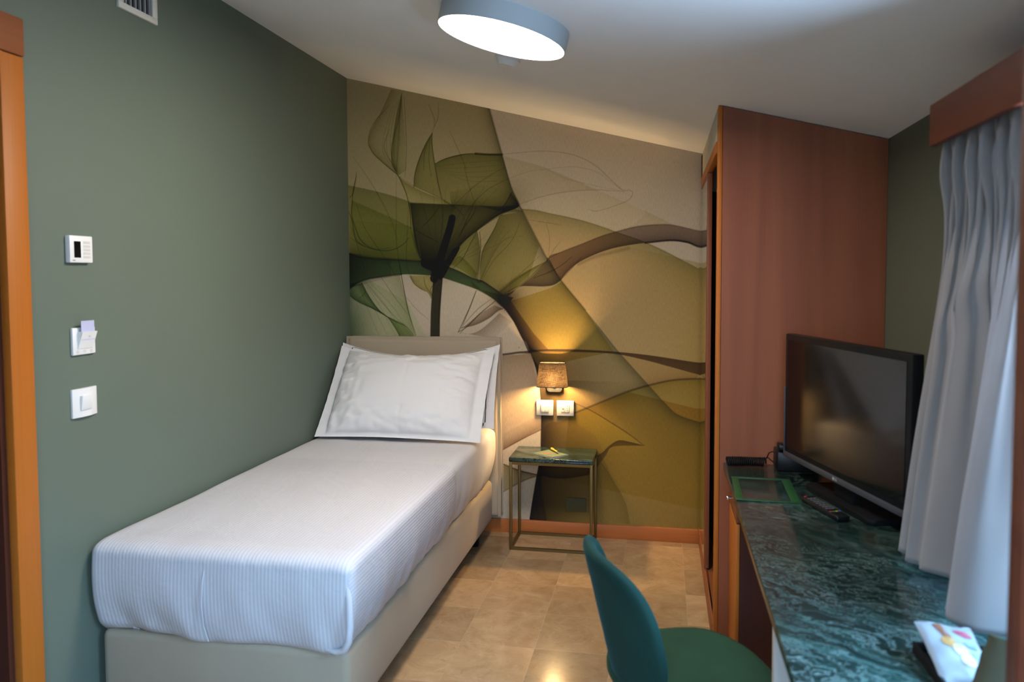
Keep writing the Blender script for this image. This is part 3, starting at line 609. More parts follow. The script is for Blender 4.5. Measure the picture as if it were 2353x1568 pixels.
bm = B(); box(bm, -.07, -.064, DY0+.08, DY0+.12, .95, 1.15, .003); tube(bm, [(-.064, DY0+.1, 1.05), (-.02, DY0+.1, 1.05), (-.02, DY0+.22, 1.05)], .009); dpart('handle', bm, 'chrome')
# window in the right wall
w = bpy.data.objects.new('window_1', None); C.objects.link(w); struct(w); w.location = (XR, (WY0+WY1)/2, WZ0)
def wpart(n, bm, m):
    bmesh.ops.translate(bm, verts=bm.verts, vec=(-XR, -(WY0+WY1)/2, -WZ0)); return obj(n, bm, m, w)
bm = B(); x0, x1 = XR+.05, XR+.105
box(bm, x0, x1, WY0, WY0+.03, WZ0, WZ1); box(bm, x0, x1, WY1-.03, WY1, WZ0, WZ1); box(bm, x0, x1, WY0+.03, WY1-.03, WZ0+.012, WZ0+.035); box(bm, x0, x1, WY0+.03, WY1-.03, WZ1-.03, WZ1)
wpart('window_frame', bm, 'mahog')
bm = B(); box(bm, XR+.002, XR+.115, WY0+.001, WY1-.001, WZ0+.0, WZ0+.012); wpart('window_sill', bm, 'white')
w2 = bpy.data.objects.new('added_window_2', None); C.objects.link(w2); struct(w2); w2.location = ((FX0+FX1)/2, YF, FZ0)  # unseen window, added for the light it lets in
bm = B()
for a in ((FX0, FX0+.05, FZ0, FZ1), (FX1-.05, FX1, FZ0, FZ1), (FX0+.05, FX1-.05, FZ0, FZ0+.05), (FX0+.05, FX1-.05, FZ1-.05, FZ1), ((FX0+FX1)/2-.03, (FX0+FX1)/2+.03, FZ0+.05, FZ1-.05)): box(bm, a[0], a[1], YF-.10, YF-.05, a[2], a[3])
bmesh.ops.translate(bm, verts=bm.verts, vec=(-(FX0+FX1)/2, -YF, -FZ0)); obj('window_frame', bm, 'mahog', w2)
gm = bpy.data.materials.new('window_glass'); gm.use_nodes = True; nt = gm.node_tree; nt.nodes.remove(nt.nodes['Principled BSDF'])
tr = nt.nodes.new('ShaderNodeBsdfTransparent'); tr.inputs[0].default_value = (.95,.97,.97,1); gl = nt.nodes.new('ShaderNodeBsdfGlossy'); gl.inputs['Roughness'].default_value = .02
mx = nt.nodes.new('ShaderNodeMixShader')
mx.inputs[0].default_value = .05; nt.links.new(tr.outputs[0], mx.inputs[1]); nt.links.new(gl.outputs[0], mx.inputs[2]); nt.links.new(mx.outputs[0], nt.nodes['Material Output'].inputs[0])
MT['glass'] = gm
def leaf(nm, y, x0, x1):
    # an open casement leaf: wooden frame with a pane, standing square to the wall
    zb, zt_ = WZ0+.04, 1.80; s_ = .062; y0, y1 = y-.02, y+.02
    bm = B()
    for q in ((x0, x0+s_, zb, zt_), (x1-s_, x1, zb, zt_), (x0+s_, x1-s_, zb, zb+s_), (x0+s_, x1-s_, zt_-s_, zt_)): box(bm, q[0], q[1], y0, y1, q[2], q[3], .004)
    c_ = wpart(nm, bm, 'mahog')
    bm = B(); box(bm, x0+s_, x1-s_, y-.003, y+.003, zb+s_, zt_-s_)
    bmesh.ops.translate(bm, verts=bm.verts, vec=(-XR, -(WY0+WY1)/2, -WZ0)); obj('glass', bm, 'glass', c_)
leaf('casement_leaf', -3.32, 2.288, XR+.045)
# ------------------------------------------------------------------ curtain pelmet
t = thing('pelmet', 'dark reddish wooden curtain pelmet box under the sloped ceiling', 'pelmet', (2.48, -3.4, 1.812))
bm = B(); box(bm, 0, .018, -1.0, 1.07, .0, .100, .003); obj('front_board', bm, 'mahog', t)
bm = B(); box(bm, .060, .193, 1.05, 1.07, .0, .098, .003); obj('end_board', bm, 'mahog', t)
bm = B(); box(bm, .018, .193, -1.0, 1.05, .082, .098); obj('top_board', bm, 'mahog', t)
bm = B(); box(bm, .10, .12, -.98, 1.04, .066, .0815); obj('curtain_rail', bm, 'white', t)
# ------------------------------------------------------------------ curtain
def curtain():
    bm = B(); NU, NV = 300, 80
    hem = [(0, 2.462, -2.262), (.06, 2.445, -2.285), (.12, 2.468, -2.315), (.17, 2.444, -2.345), (.22, 2.462, -2.372), (.34, 2.455, -2.44), (.47, 2.492, -2.53), (.60, 2.500, -2.59), (.70, 2.440, -2.645), (.80, 2.425, -2.70), (.90, 2.452, -2.755), (1, 2.53, -2.79)]
    def H(a):
        for k in range(len(hem)-1):
            if a <= hem[k+1][0]+1e-9:
                p1, p2 = hem[k], hem[k+1]; p0 = hem[max(0, k-1)]; p3 = hem[min(len(hem)-1, k+2)]
                t = (a-p1[0])/(p2[0]-p1[0]); h_ = p2[0]-p1[0]; o_ = []
                for q in (1, 2):
                    m1 = (p2[q]-p0[q])/max(1e-6, p2[0]-p0[0])*h_; m2 = (p3[q]-p1[q])/max(1e-6, p3[0]-p1[0])*h_
                    o_.append((2*t**3-3*t*t+1)*p1[q]+(t**3-2*t*t+t)*m1+(-2*t**3+3*t*t)*p2[q]+(t**3-t*t)*m2)
                return o_
    def F(a, v):
        hx, hy = H(a); ty = -2.335 - .50*a
        pl = math.sin(2*PI*(a*13+.1)); tx = 2.540 + .020*pl + .006*math.sin(2*PI*(a*29)); ty += .012*math.cos(2*PI*(a*13+.1))
        k = sstep(0, 1, v); k2 = 1-sstep(.02, .36, v)
        x = 2.532 + (2.462-2.532)*v**1.45 + (hx-2.462)*sstep(.12, .8, v) + (tx-2.540)*k2
        y = ty*(1-k)+hy*k
        x += .13*(1-sstep(0, .045, a))
        # pinched pleats just below the heading, slack folds further down
        x += .011*math.exp(-((v-.13)/.06)**2)*math.sin(2*PI*(a*6.5+.3))
        y += .006*math.exp(-((v-.12)/.06)**2)*math.sin(2*PI*(a*6.5))
        x += (.008*math.sin(2*PI*(a*4.2)+v*1.6)+.007*nz(a*6, v*2, 1.3))*sstep(.12, .4, v)*(1-.55*v)
        x -= .012*math.exp(-((v-.50+.25*a)/.05)**2)*math.sin(PI*min(1, max(0, (a-.1)/.5)))
        z = 1.885 - v*(1.885-.800 + .012*math.sin(a*9)-.012*a)
        return (x, y, z)
    sheet(bm, F, NU, NV)
    o = obj('curtain', bm, 'curtain', ang=180)
    s_ = o.modifiers.new('thick', 'SOLIDIFY'); s_.thickness = .003
    return tag(o, 'grey pleated curtain hanging from the pelmet over the desk', 'curtain')
curtain()
# ------------------------------------------------------------------ air vent
t = thing('air_vent', 'white metal air vent grille high on the green wall', 'vent', (0, -1.885, 2.53))
bm = B()
for a in ((-.105, .105, -.1, -.078), (-.105, .105, .078, .1), (-.105, -.078, -.078, .078), (.078, .105, -.078, .078)): box(bm, 0, .012, a[0], a[1], a[2], a[3], .002)
obj('frame', bm, 'ivory', t)
bm = B(); box(bm, -.0005, .001, -.08, .08, -.08, .08); obj('back', bm, 'blackm', t)
for k in range(6):
    bm = B(); y = -.064+.0256*k; box(bm, 0, .010, y-.004, y+.004, -.079, .079, .001, M=None); obj('slat', bm, 'grey', t)
# ------------------------------------------------------------------ wall controls on the left wall
t = thing('thermostat', 'white square thermostat with a dark display, topmost of three wall controls', 'thermostat', (0, -2.209, 1.592))
bm = B(); box(bm, 0, .018, -.05, .05, -.043, .043, .003); obj('body', bm, 'white', t)
bm = B(); box(bm, .0178, .0188, -.032, -.004, -.027, .025); obj('display', bm, 'screen', t)
for k in range(5):
    bm = B(); z = .022-.0115*k; box(bm, .0178, .0186, .008, .038, z-.004, z+.004, .0003); obj('button', bm, 'ivory', t)
bm = B(); box(bm, .0178, .0184, -.04, -.028, -.037, -.034); obj('maker_mark', bm, 'grey', t)
t = thing('card_switch', 'white key card holder with a pale card in its slot', 'card holder', (0, -2.20, 1.297))
bm = B(); box(bm, 0, .010, -.05, .05, -.044, .044, .003); obj('plate', bm, 'white', t)
bm = B(); prism(bm, [(.009, -.024), (.012, -.024), (.030, .030), (.009, .030)], -.030, .036, 'y'); 
bmesh.ops.rotate(bm, verts=bm.verts, cent=(0,0,0), matrix=Matrix.Identity(3)); obj('card_slot', bm, 'white', t)
for y in (-.03, .0, .03):
    bm = B(); cyl(bm, (.0098, y, -.034), .006, .0006, 16, 'x'); obj('round_symbol', bm, 'ivory', t)
bm = B(); cyl(bm, (.0255, .008, .018), .005, .0005, 14, 'x'); obj('card_symbol', bm, 'ivory', t)
MT['card'] = mat('pale_lilac_card', (.48,.50,.70), .4)
bm = B(); box(bm, .021, .022, -.026, .032, .0, .062); tag(obj('key_card', bm, 'card', loc=(0, -2.20, 1.3005)), 'pale lilac key card standing in the wall card holder', 'card')
t = thing('light_switch', 'white single rocker light switch, lowest control on the green wall', 'switch', (0, -2.2035, 1.098))
bm = B(); prism(bm, [(0,-.054),(.008,-.054),(.013,-.02),(.0135,.02),(.008,.054),(0,.054)], -.046, .046, 'z', .0012); obj('plate', bm, 'white', t)
bm = B(); prism(bm, [(.012,-.024),(.0165,-.024),(.0225,.024),(.012,.024)], -.026, .020, 'y', .001); obj('rocker', bm, 'white', t)
# ------------------------------------------------------------------ ceiling lamp
ca = math.atan(SLOPE)
t = thing('ceiling_lamp', 'round white drum lamp glowing on the sloped ceiling', 'lamp', (1.334, -1.844, ceil_z(1.334)), (0, ca, 0))
bm = B(); R_ = .216; N = 96
prof = [(R_, 0), (R_, -.062), (R_-.004, -.062), (R_-.004, -.052)]
V = [[bm.verts.new((a*math.cos(2*PI*k/N), a*math.sin(2*PI*k/N), h)) for k in range(N)] for a, h in prof]
for i in range(len(prof)-1):
    for k in range(N): bm.faces.new((V[i][k], V[i][(k+1) % N], V[i+1][(k+1) % N], V[i+1][k]))
bm.faces.new(V[0]); obj('drum', bm, 'drum', t)
bm = B(); cyl(bm, (0, 0, -.0605), R_-.0045, .004, 96); obj('diffuser', bm, 'lampdisc', t)
t = thing('smoke_detector', 'small white smoke detector on the ceiling behind the drum lamp', 'smoke detector', (1.24, -1.33, ceil_z(1.24)), (0, ca, 0))
bm = B(); cyl(bm, (0, 0, 0), .05, -.012, 32); obj('base', bm, 'white', t)
bm = B(); cyl(bm, (0, 0, -.012), .046, -.022, 32, r2=.032); obj('cover', bm, 'white', t)
# ------------------------------------------------------------------ bed
bed = thing('bed', 'single bed with taupe upholstered base and headboard against the green wall', 'bed', (.46, -1.1, 0))
def bpart(n, bm, m, **k):
    bmesh.ops.translate(bm, verts=bm.verts, vec=(-.46, 1.1, 0)); return obj(n, bm, m, bed, **k)
bm = B(); box(bm, .022, .897, -2.185, -.1, .095, .335, .028, 5); bpart('bed_base', bm, 'leather')
bm = B(); tube(bm, [(.882, -2.172, .11), (.886, -2.176, .2), (.882, -2.172, .32)], .004, 8); bpart('corner_seam', bm, 'leather')
def headboard():
    bm = B(); box(bm, .025, .935, -.108, -.005, .115, 1.14, .026, 5)
    bmesh.ops.subdivide_edges(bm, edges=[e for e in bm.edges if e.calc_length() > .3], cuts=12, use_grid_fill=True)
    for v in bm.verts:
        x, y, z = v.co
        if y < -.09: v.co.y -= .012*max(0, math.sin(PI*min(1, max(0, (x-.03)/.9))))**.5 * max(0, math.sin(PI*min(1, max(0, (z-.115)/1.02))))**.5
    return bm
hb = bpart('headboard', headboard(), 'leather')
def fin_strip(y, wd=.013):
    # standing seam along the edge of the headboard
    bm = B(); inn = [(.028, .12), (.028, 1.137), (.932, 1.137), (.932, .12)]; P = []
    for i in range(3):
        a, c_ = inn[i], inn[i+1]; n = 30
        for k in range(n + (1 if i == 2 else 0)): P.append((a[0]+(c_[0]-a[0])*k/n, a[1]+(c_[1]-a[1])*k/n, i))
    rows = []
    for k, (x, z, i) in enumerate(P):
        nx_, nz2 = ((-1, 0), (0, 1), (1, 0))[i]
        if k and P[k-1][2] != i: nx_, nz2 = ((-.8, .9), (.8, .9))[i-1]
        wv = .002*nz(x*9+y*3, z*9, 5)
        q = [(-.005, -.0018), (wd+wv, -.0014), (wd+wv, .0014), (-.005, .0018)]
        rows.append([bm.verts.new((x+nx_*a, y+c_+wv*1.5, z+nz2*a)) for a, c_ in q])
    for k in range(len(rows)-1):
        for m_ in range(4): bm.faces.new((rows[k][m_], rows[k+1][m_], rows[k+1][(m_+1) % 4], rows[k][(m_+1) % 4]))
    bm.faces.new(rows[0]); bm.faces.new(rows[-1][::-1]); bmesh.ops.translate(bm, verts=bm.verts, vec=(-.46, 1.1, 0))
    return bm
obj('piping', fin_strip(-.098), 'leather', hb); obj('piping', fin_strip(-.02, .009), 'leather', hb)
bm = B(); box(bm, .9365, .9375, -.098, -.068, .17, .21); bmesh.ops.translate(bm, verts=bm.verts, vec=(-.46, 1.1, 0)); obj('care_label', bm, 'white', hb, label='small white sewn label')
for x in (.09, .83):
    for y in (-2.05, -.27):
        bm = B(); cyl(bm, (x, y, 0), .024, .10, 20, r2=.032, bev=.003); bpart('leg', bm, 'black')
# bedding: mattress dressed in white, striped cover
def bedding():
    bm = B(); x0, x1, y0, y1, z0, z1 = .012, .925, -2.215, -.112, .336, .637
    nx, ny, nz2 = 72, 150, 26; R0 = .030; cache = {}
    def P(i, j, k):
        key = (i, j, k)
        if key in cache: return cache[key]
        q = Vector((x0+(x1-x0)*i/nx, y0+(y1-y0)*j/ny, z0+(z1-z0)*k/nz2))
        lo = Vector((x0+R0, y0+R0, z0+.02)); hi = Vector((x1-R0, y1-R0, z1-R0))
        c_ = Vector([min(max(q[a], lo[a]), hi[a]) for a in range(3)]); dd = q-c_
        if dd.length > 1e-6:
            r_ = R0 if q.z > (z0+z1)/2 else R0
            dm = max(abs(dd[a]) / (R0 if not (a == 2 and dd[a] < 0) else .02) for a in range(3))
            dn = dd.normalized(); q = c_ + dn*R0*dm if not (dd.z < 0 and abs(dd.x)+abs(dd.y) < 1e-6) else q
        x, y, z = q; side = max(0, (z1-z)/(z1-z0))
        onx1 = sstep(x1-.06, x1-.005, x); ony0 = 1-sstep(y0+.005, y0+.06, y)
        bul = math.sin(PI*min(1, max(0, side)))
        # belly of the drape, vertical folds towards the tucked hem
        x += onx1*(.010*bul + .014*nz(y*4.5, z*2, 3)*side + .010*nz(y*15, z*2.2, 9)*side**1.5 - .034*side**3)
        y -= ony0*(.012*bul + .018*nz(x*5, z*2, 7)*side + .012*nz(x*13+z*5, z*4, 2)*side**1.4 - .024*side**3)
        if side > .4:
            kk = sstep(.4, 1, side)
            z += kk*(ony0*(.020*nz(x*3.5, 4.2, 0) + .018*sstep(.45, .0, x)) + onx1*(.012*nz(y*3.1, 1.2, 0)))
        ft = 1-sstep(.02, .45, side)
        z += ft*(.004*nz(x*3, y*2.2, 1) - .008*ony0 - .005*onx1 + .0025*nz(x*9, y*5, 6))
        # step where the striped cover ends and the plain sheet shows
        st = sstep(-1.02+.35*side*0, -1.0, y - .02*math.sin(z*20))
        x -= onx1*st*.006
        q = bm.verts.new((x, y, z)); cache[key] = q; return q
    def face(a): 
        try: bm.faces.new(a)
        except ValueError: pass
    for i in range(nx):
        for j in range(ny):
            face((P(i,j,nz2), P(i+1,j,nz2), P(i+1,j+1,nz2), P(i,j+1,nz2))); face((P(i,j,0), P(i,j+1,0), P(i+1,j+1,0), P(i+1,j,0)))
    for k in range(nz2):
        for j in range(ny):
            face((P(0,j,k), P(0,j,k+1), P(0,j+1,k+1), P(0,j+1,k))); face((P(nx,j,k), P(nx,j+1,k), P(nx,j+1,k+1), P(nx,j,k+1)))
        for i in range(nx):
            face((P(i,0,k), P(i+1,0,k), P(i+1,0,k+1), P(i,0,k+1))); face((P(i,ny,k), P(i,ny,k+1), P(i+1,ny,k+1), P(i+1,ny,k)))
    fin(bm, ang=180)
    uv = bm.loops.layers.uv.new('cloth')
    for fc in bm.faces:
        for l in fc.loops:
            x, y, z = l.vert.co; n = fc.normal
            uu = x + (z1-z if n.x > .6 and z < z1 else 0); l[uv].uv = (uu, y)
    return bm
m = mat('white_striped_bedding', (.60,.585,.60), .75, spec=.25); b = NB(m); MT['bedding'] = m
uv = b.n('ShaderNodeUVMap', uv_map='cloth'); sx = b.n('ShaderNodeSeparateXYZ', {0: uv.outputs[0]})
strip = b.math('SINE', b.math('MULTIPLY', sx.outputs[0], 2*PI/.0125)); ob = b.n('ShaderNodeTexCoord'); so = b.n('ShaderNodeSeparateXYZ', {0: ob.outputs['Object']})
# stripes only on the cover, not on the plain sheet near the pillows
onc = b.ramp(b.math('MULTIPLY_ADD', so.outputs[1], 1, 2.215), [(0, (1,1,1)), (1.0, (1,1,1)), (1.0, (0,0,0))]) 
onc = b.math('LESS_THAN', so.outputs[1], -1.0)
sat = b.math('MULTIPLY', b.math('MULTIPLY_ADD', strip, .5, .5), onc)
satt = b.ramp(sat, [(.35, (0,0,0)), (.65, (1,1,1))])
b.link(b.mix((.60,.585,.595), (.525,.52,.55), satt), 'Base Color'); b.link(b.math('MULTIPLY_ADD', b.n('ShaderNodeSeparateColor', {0: satt}).outputs[0], -.35, .8), 'Roughness')
wr = b.noise(b.coord((2, 1.0, 2)), 5, 4, .5, .6)
b1 = b.bump(wr.outputs[0], .30, .012); b.bump(sat, .34, .0012, b1)
bd = thing('bed_linen', 'white bedding with fine satin stripes covering the mattress', 'bedding', (0, 0, 0))
obj('striped_cover', bedding(), 'bedding', bd, recalc=False)
# rolled hospital corner and seams
bm = B(); P = [(.885, -2.205, .60), (.908, -2.212, .56), (.917, -2.222, .50), (.920, -2.226, .44), (.914, -2.222, .39), (.897, -2.213, .358), (.868, -2.206, .345), (.825, -2.195, .345)]
P = [tuple(v) for v in P]; tube(bm, P, [.004, .009, .011, .012, .012, .011, .010, .006], 10); obj('corner_roll', bm, 'sheet', bd)
bm = B(); tube(bm, [(.430, -2.213, .60), (.428, -2.227, .54), (.427, -2.233, .47), (.43, -2.229, .40), (.437, -2.215, .345)], .0022, 6); obj('seam', bm, 'sheet', bd)
# pillows
def pillow(W2, H2, T, fl, sag):
    bm = B(); N = 44; M_ = 34
    def thick(a, c_):
        ia = max(0, 1-(abs(a)*W2/(W2-fl))**2.6) if abs(a)*W2 < W2-fl else 0
        ic = max(0, 1-(abs(c_)*H2/(H2-.012))**2.4) if abs(c_)*H2 < H2-.012 else 0
        return (ia*ic)**.46
    for sgn in (1, -1):
        def F(p, q):
            a, c_ = 2*p-1, 2*q-1
            x = a*W2*(1-.018*(1-c_*c_)); z = c_*H2
            z -= sag*max(0, 1-abs(a)**2.2)*max(0, c_)**1.5          # sagging top between the corners
            z += .012*(1-abs(a)**2)*max(0, -c_)**2
            h = thick(a, c_)*T
            h *= 1+.05*nz(a*2.2, c_*2.2, sgn)
            edge = sstep(.35, .95, max(abs(a)*W2/(W2-fl), abs(c_)))
            h += (.016*nz(a*6+c_*3, c_*8, 2.0*sgn)+.010*nz(a*13, c_*12, 5)+.010*math.sin(14*math.atan2(abs(c_)-.2, abs(a)-.2))*sstep(.5, .95, abs(a))*sstep(.3, .9, abs(c_)))*edge*thick(a, c_)**.5*1.2
            wv = .010*nz(a*2.0, c_*5.5, 8)*(1 if abs(a)*W2 > W2-fl else .3)
            cr = -.004*math.exp(-((a-.03+.02*c_)*W2/.004)**2)*(h > .02) if sgn > 0 else 0
            return (x, -sgn*(max(h, 0)+.0015+cr)*(1 if sgn > 0 else .38)+wv, z)
        sheet(bm, F, N*2, M_*2)
    bmesh.ops.remove_doubles(bm, verts=bm.verts, dist=.0032)
    return bm
def put_pillow(loc, tilt, lab, rz=0, args=(.452, .295, .120, .055, .075)):
    o = obj('pillow', pillow(*args), 'pillow', ang=180); o.location = loc; o.rotation_euler = (tilt, 0, rz)
    return tag(o, lab, 'pillow', 'bed pillows')
put_pillow((.488, -.400, .876), math.radians(-40), 'plump white flanged pillow leaning in front against the other pillow')
put_pillow((.485, -.232, .892), math.radians(-22), 'white flanged pillow mostly hidden behind the front pillow', math.radians(.5), (.468, .240, .045, .055, .075))
# ------------------------------------------------------------------ bedside lamp on the wall
t = thing('wall_lamp', 'bedside wall lamp with a brown linen shade, lit above the socket plates', 'lamp', (1.238, 0, .86))
def shade():
    bm = B(); N = 64
    def ring(z, w, d):
        o = []
        for k in range(N):
            a = 2*PI*k/N; cc, s_ = math.cos(a), math.sin(a); e = .55
            o.append((w/2*math.copysign(abs(cc)**e, cc), -.068 + d/2*math.copysign(abs(s_)**e, s_), z))
        return o
    R1, R2 = ring(.015, .176, .115), ring(.148, .146, .082)
    V = []
    for m_ in range(9):
        f_ = m_/8; V.append([bm.verts.new(Vector(R1[k]).lerp(Vector(R2[k]), f_)) for k in range(N)])
    for m_ in range(8):
        for k in range(N): bm.faces.new((V[m_][k], V[m_][(k+1) % N], V[m_+1][(k+1) % N], V[m_+1][k]))
    return bm, R1, R2
MT['mountgrey'] = mat('dark_grey_metal', (.022,.021,.019), .5)
bm, R1, R2 = shade()
lm = bpy.data.materials.new('brown_linen_shade'); lm.use_nodes = True; b = NB(lm); MT['linen'] = lm
wv1 = b.noise(b.coord((40, 40, 420)), 1, 3); wv2 = b.noise(b.coord((420, 420, 40)), 1, 3)
wv = b.math('ADD', b.math('MULTIPLY', wv1.outputs[0], .55), b.math('MULTIPLY', wv2.outputs[0], .45))
cc = b.ramp(wv, [(.36, (.03,.02,.014)), (.62, (.16,.11,.075))]); tcx = b.ramp(wv, [(.36, (.0035,.002,.001)), (.64, (.020,.0135,.0075))])
b.link(cc, 'Base Color'); b.b.inputs['Roughness'].default_value = .9; b.b.inputs['Specular IOR Level'].default_value = .1
tl = b.n('ShaderNodeBsdfTranslucent', {'Color': tcx}); mxs = b.n('ShaderNodeMixShader', {'Fac': .5}); b.t.links.new(b.b.outputs[0], mxs.inputs[1]); b.t.links.new(tl.outputs[0], mxs.inputs[2]); b.t.links.new(mxs.outputs[0], b.t.nodes['Material Output'].inputs[0])
sh = obj('lamp_shade', bm, 'linen', t)
for R3, mt in ((R1, 'mountgrey'), (R2, 'blackm')):
    bm = B(); tube(bm, R3, .0022, 6, closed=True); obj('rim', bm, mt, sh)
bm = B(); prism(bm, [(x, z) for x, z in rrect(.086, .072, .014)], -.022, 0, 'y', .003); bmesh.ops.translate(bm, verts=bm.verts, vec=(.005, 0, .012)); obj('wall_mount', bm, 'mountgrey', t)
bm = B(); box(bm, -.003, .013, -.0245, -.0215, -.002, .003); obj('switch', bm, 'ivory', t)
bm = B(); tube(bm, [(0.005, -.02, .012), (.005, -.05, .012), (.005, -.072, .014)], .006); obj('arm', bm, 'grey', t)
bm = B(); cyl(bm, (.005, -.072, .012), .012, .02, 16); bmesh.ops.create_uvsphere(bm, u_segments=16, v_segments=10, radius=.017, matrix=Matrix.Translation((.005, -.072, .050))); obj('bulb', bm, emit('warm_bulb', (1, .62, .22), 6), t)
bl = lamp('bedside_bulb', 'POINT', (1.243, -.072, .910), 34, (1, .65, .28), .022); bl.visible_camera = True
# ------------------------------------------------------------------ switch and socket plates beside the bed
def plate2(name, lab, cat, x):
    t = thing(name, lab, cat, (x, 0, .7405)); bm = B(); box(bm, -.0495, .0495, -.010, 0, -.0445, .0445, .003); obj('plate', bm, 'plate', t)
    bm = B(); box(bm, -.0246, .0246, -.0106, -.0098, -.0249, .0249); obj('module_joint', bm, 'grey', t); return t
t = plate2('light_switch', 'white double switch plate under the wall lamp, nearer the bed', 'switch', 1.186)
for x in (-.0115, .0115):
    bm = B(); box(bm, x-.0113, x+.0113, -.0155, -.009, -.0235, .0235, .0012); r_ = obj('rocker', bm, 'plate', t)
    bm = B(); cyl(bm, (x, -.0157, .008), .0012, .0004, 8, 'y'); obj('mark', bm, 'grey', r_)
t = plate2('power_socket', 'white socket plate with USB and mains outlets under the wall lamp', 'socket', 1.304)
bm = B(); box(bm, -.0232, -.0003, -.0125, -.009, -.0235, .0235, .0012); q = obj('usb_outlet', bm, 'plate', t)
bm = B(); box(bm, -.0175, -.006, -.0128, -.0122, -.006, -.0025); box(bm, -.0155, -.0075, -.0128, -.0122, .0065, .008); obj('slot', bm, 'blackm', q)
bm = B(); box(bm, .0003, .0232, -.0125, -.009, -.0235, .0235, .0012); q = obj('mains_outlet', bm, 'plate', t)
for z in (-.0125, 0, .0125):
    bm = B(); cyl(bm, (.0117, -.0122, z), .0023, -.0006, 12, 'y'); obj('pin_hole', bm, 'blackm', q)
bm = B(); prism(bm, rrect(.117, .078, .004, 3), -.009, .0, 'y', .002)
MT['cover'] = paint('dark_olive_cover', (.075,.066,.026), .75)
tag(obj('socket_cover', bm, 'cover', loc=(1.366, 0, .183)), 'dark olive blank cover plate on the wall under the side table', 'cover plate')
# ------------------------------------------------------------------ side table
t = thing('side_table', 'small bedside table with green marble top on a bronze square frame', 'side table', (1.2585, -.155, 0))
X0, X1, Y0, Y1 = -.2275, .2275, -.1385, .1365; q = .0075
for x in (X0+q, X1-q):
    for y in (Y0+q, Y1-q):
        bm = B(); box(bm, x-q, x+q, y-q, y+q, 0, .488, .001); obj('leg', bm, 'gold', t)
for z, nm in ((q, 'lower_frame'), (.4805, 'upper_frame')):
    bm = B()
    for y in (Y0+q, Y1-q): box(bm, X0+2*q, X1-2*q, y-q, y+q, z-q, z+q)
    for x in (X0+q, X1-q): box(bm, x-q, x+q, Y0+2*q, Y1-2*q, z-q, z+q)
    obj(nm, bm, 'gold', t)
bm = B(); box(bm, X0-.002, X1+.002, Y0-.002, .1535, .488, .512, .005, 3); obj('tabletop', bm, 'marble_s', t)
# notebook and pen
MT['notecover'] = mat('sage_paper_cover', (.075,.11,.065), .6); MT['paperw'] = mat('white_paper', (.7,.69,.66), .7)
MT['redink'] = mat('red_ink', (.40,.03,.03), .6); MT['pinkpatch'] = mat('pale_pink_patch', (.26,.14,.11), .6)
ang = math.atan2(-.210, .132)
t = thing('notebook', 'sage green notebook with a small red logo lying on the side table', 'notebook', (1.2435, -.186, .512), math.atan2(-.100, .125))
def nb():
    L, Wd = .165, .122
    bm = B(); box(bm, -L/2, L/2, -Wd/2, Wd/2, .0005, .0035); obj('pages', bm, 'paperw', t)
    bm = B()
    def F(a, v): return (-L/2+L*a, -Wd/2+Wd*v, .0038+.010*max(0, a-.35)**2*(1-v)+.002*max(0, a-.5)*v)
    sheet(bm, F, 16, 8); o = obj('front_cover', bm, 'notecover', t); s_ = o.modifiers.new('t', 'SOLIDIFY'); s_.thickness = .0008
    bm = B(); box(bm, -L/2, L/2, -Wd/2, Wd/2, 0, .0006); obj('back_cover', bm, 'notecover', t)
    # logo: pale oval patch with red lettering, turned to the reader
    rot = Matrix.Rotation(-math.atan2(-.100, .125)+math.radians(3), 4, 'Z')
    bm = B(); pts = [(.034*math.cos(2*PI*k/28), .0135*math.sin(2*PI*k/28)) for k in range(28)]
    prism(bm, pts, .0042, .0046, 'z'); bmesh.ops.transform(bm, matrix=Matrix.Translation((-.018, -.008, 0)) @ rot, verts=bm.verts); lg = obj('logo', bm, 'pinkpatch', t, smooth=False)
    bm = B(); rs = random.Random(4); x = -.026
    while x < .026:
        h_ = rs.choice((.003, .004, .007)); wd = rs.uniform(.002, .0042)
        tube(bm, [(x, -.003, 0), (x+.0006, -.003+h_*.6, 0), (x+wd*.6, -.003+h_, 0), (x+wd, -.001, 0), (x+wd*.7, -.004, 0)], .0008, 5); x += wd+.0011
    bmesh.ops.transform(bm, matrix=Matrix.Translation((-.018, -.008, .0052)) @ rot, verts=bm.verts); obj('lettering', bm, 'redink', lg)
nb()
MT['penyellow'] = mat('yellow_plastic', (.75,.40,.035), .3)
t = thing('pen', 'yellow ballpoint pen lying across the notebook', 'pen', (1.262, -.142, .5245), math.atan2(-.160, .095))
bm = B(); cyl(bm, (-.050, 0, 0), .0052, .085, 16, 'x'); obj('barrel', bm, 'penyellow', t)
bm = B(); cyl(bm, (.035, 0, 0), .0051, .025, 16, 'x', r2=.0012); obj('tip', bm, 'chrome', t)
bm = B(); cyl(bm, (-.066, 0, 0), .0032, .018, 12, 'x'); obj('button', bm, 'chrome', t)
bm = B(); box(bm, -.052, -.012, -.0018, .0018, .0055, .0072); obj('clip', bm, 'penyellow', t)
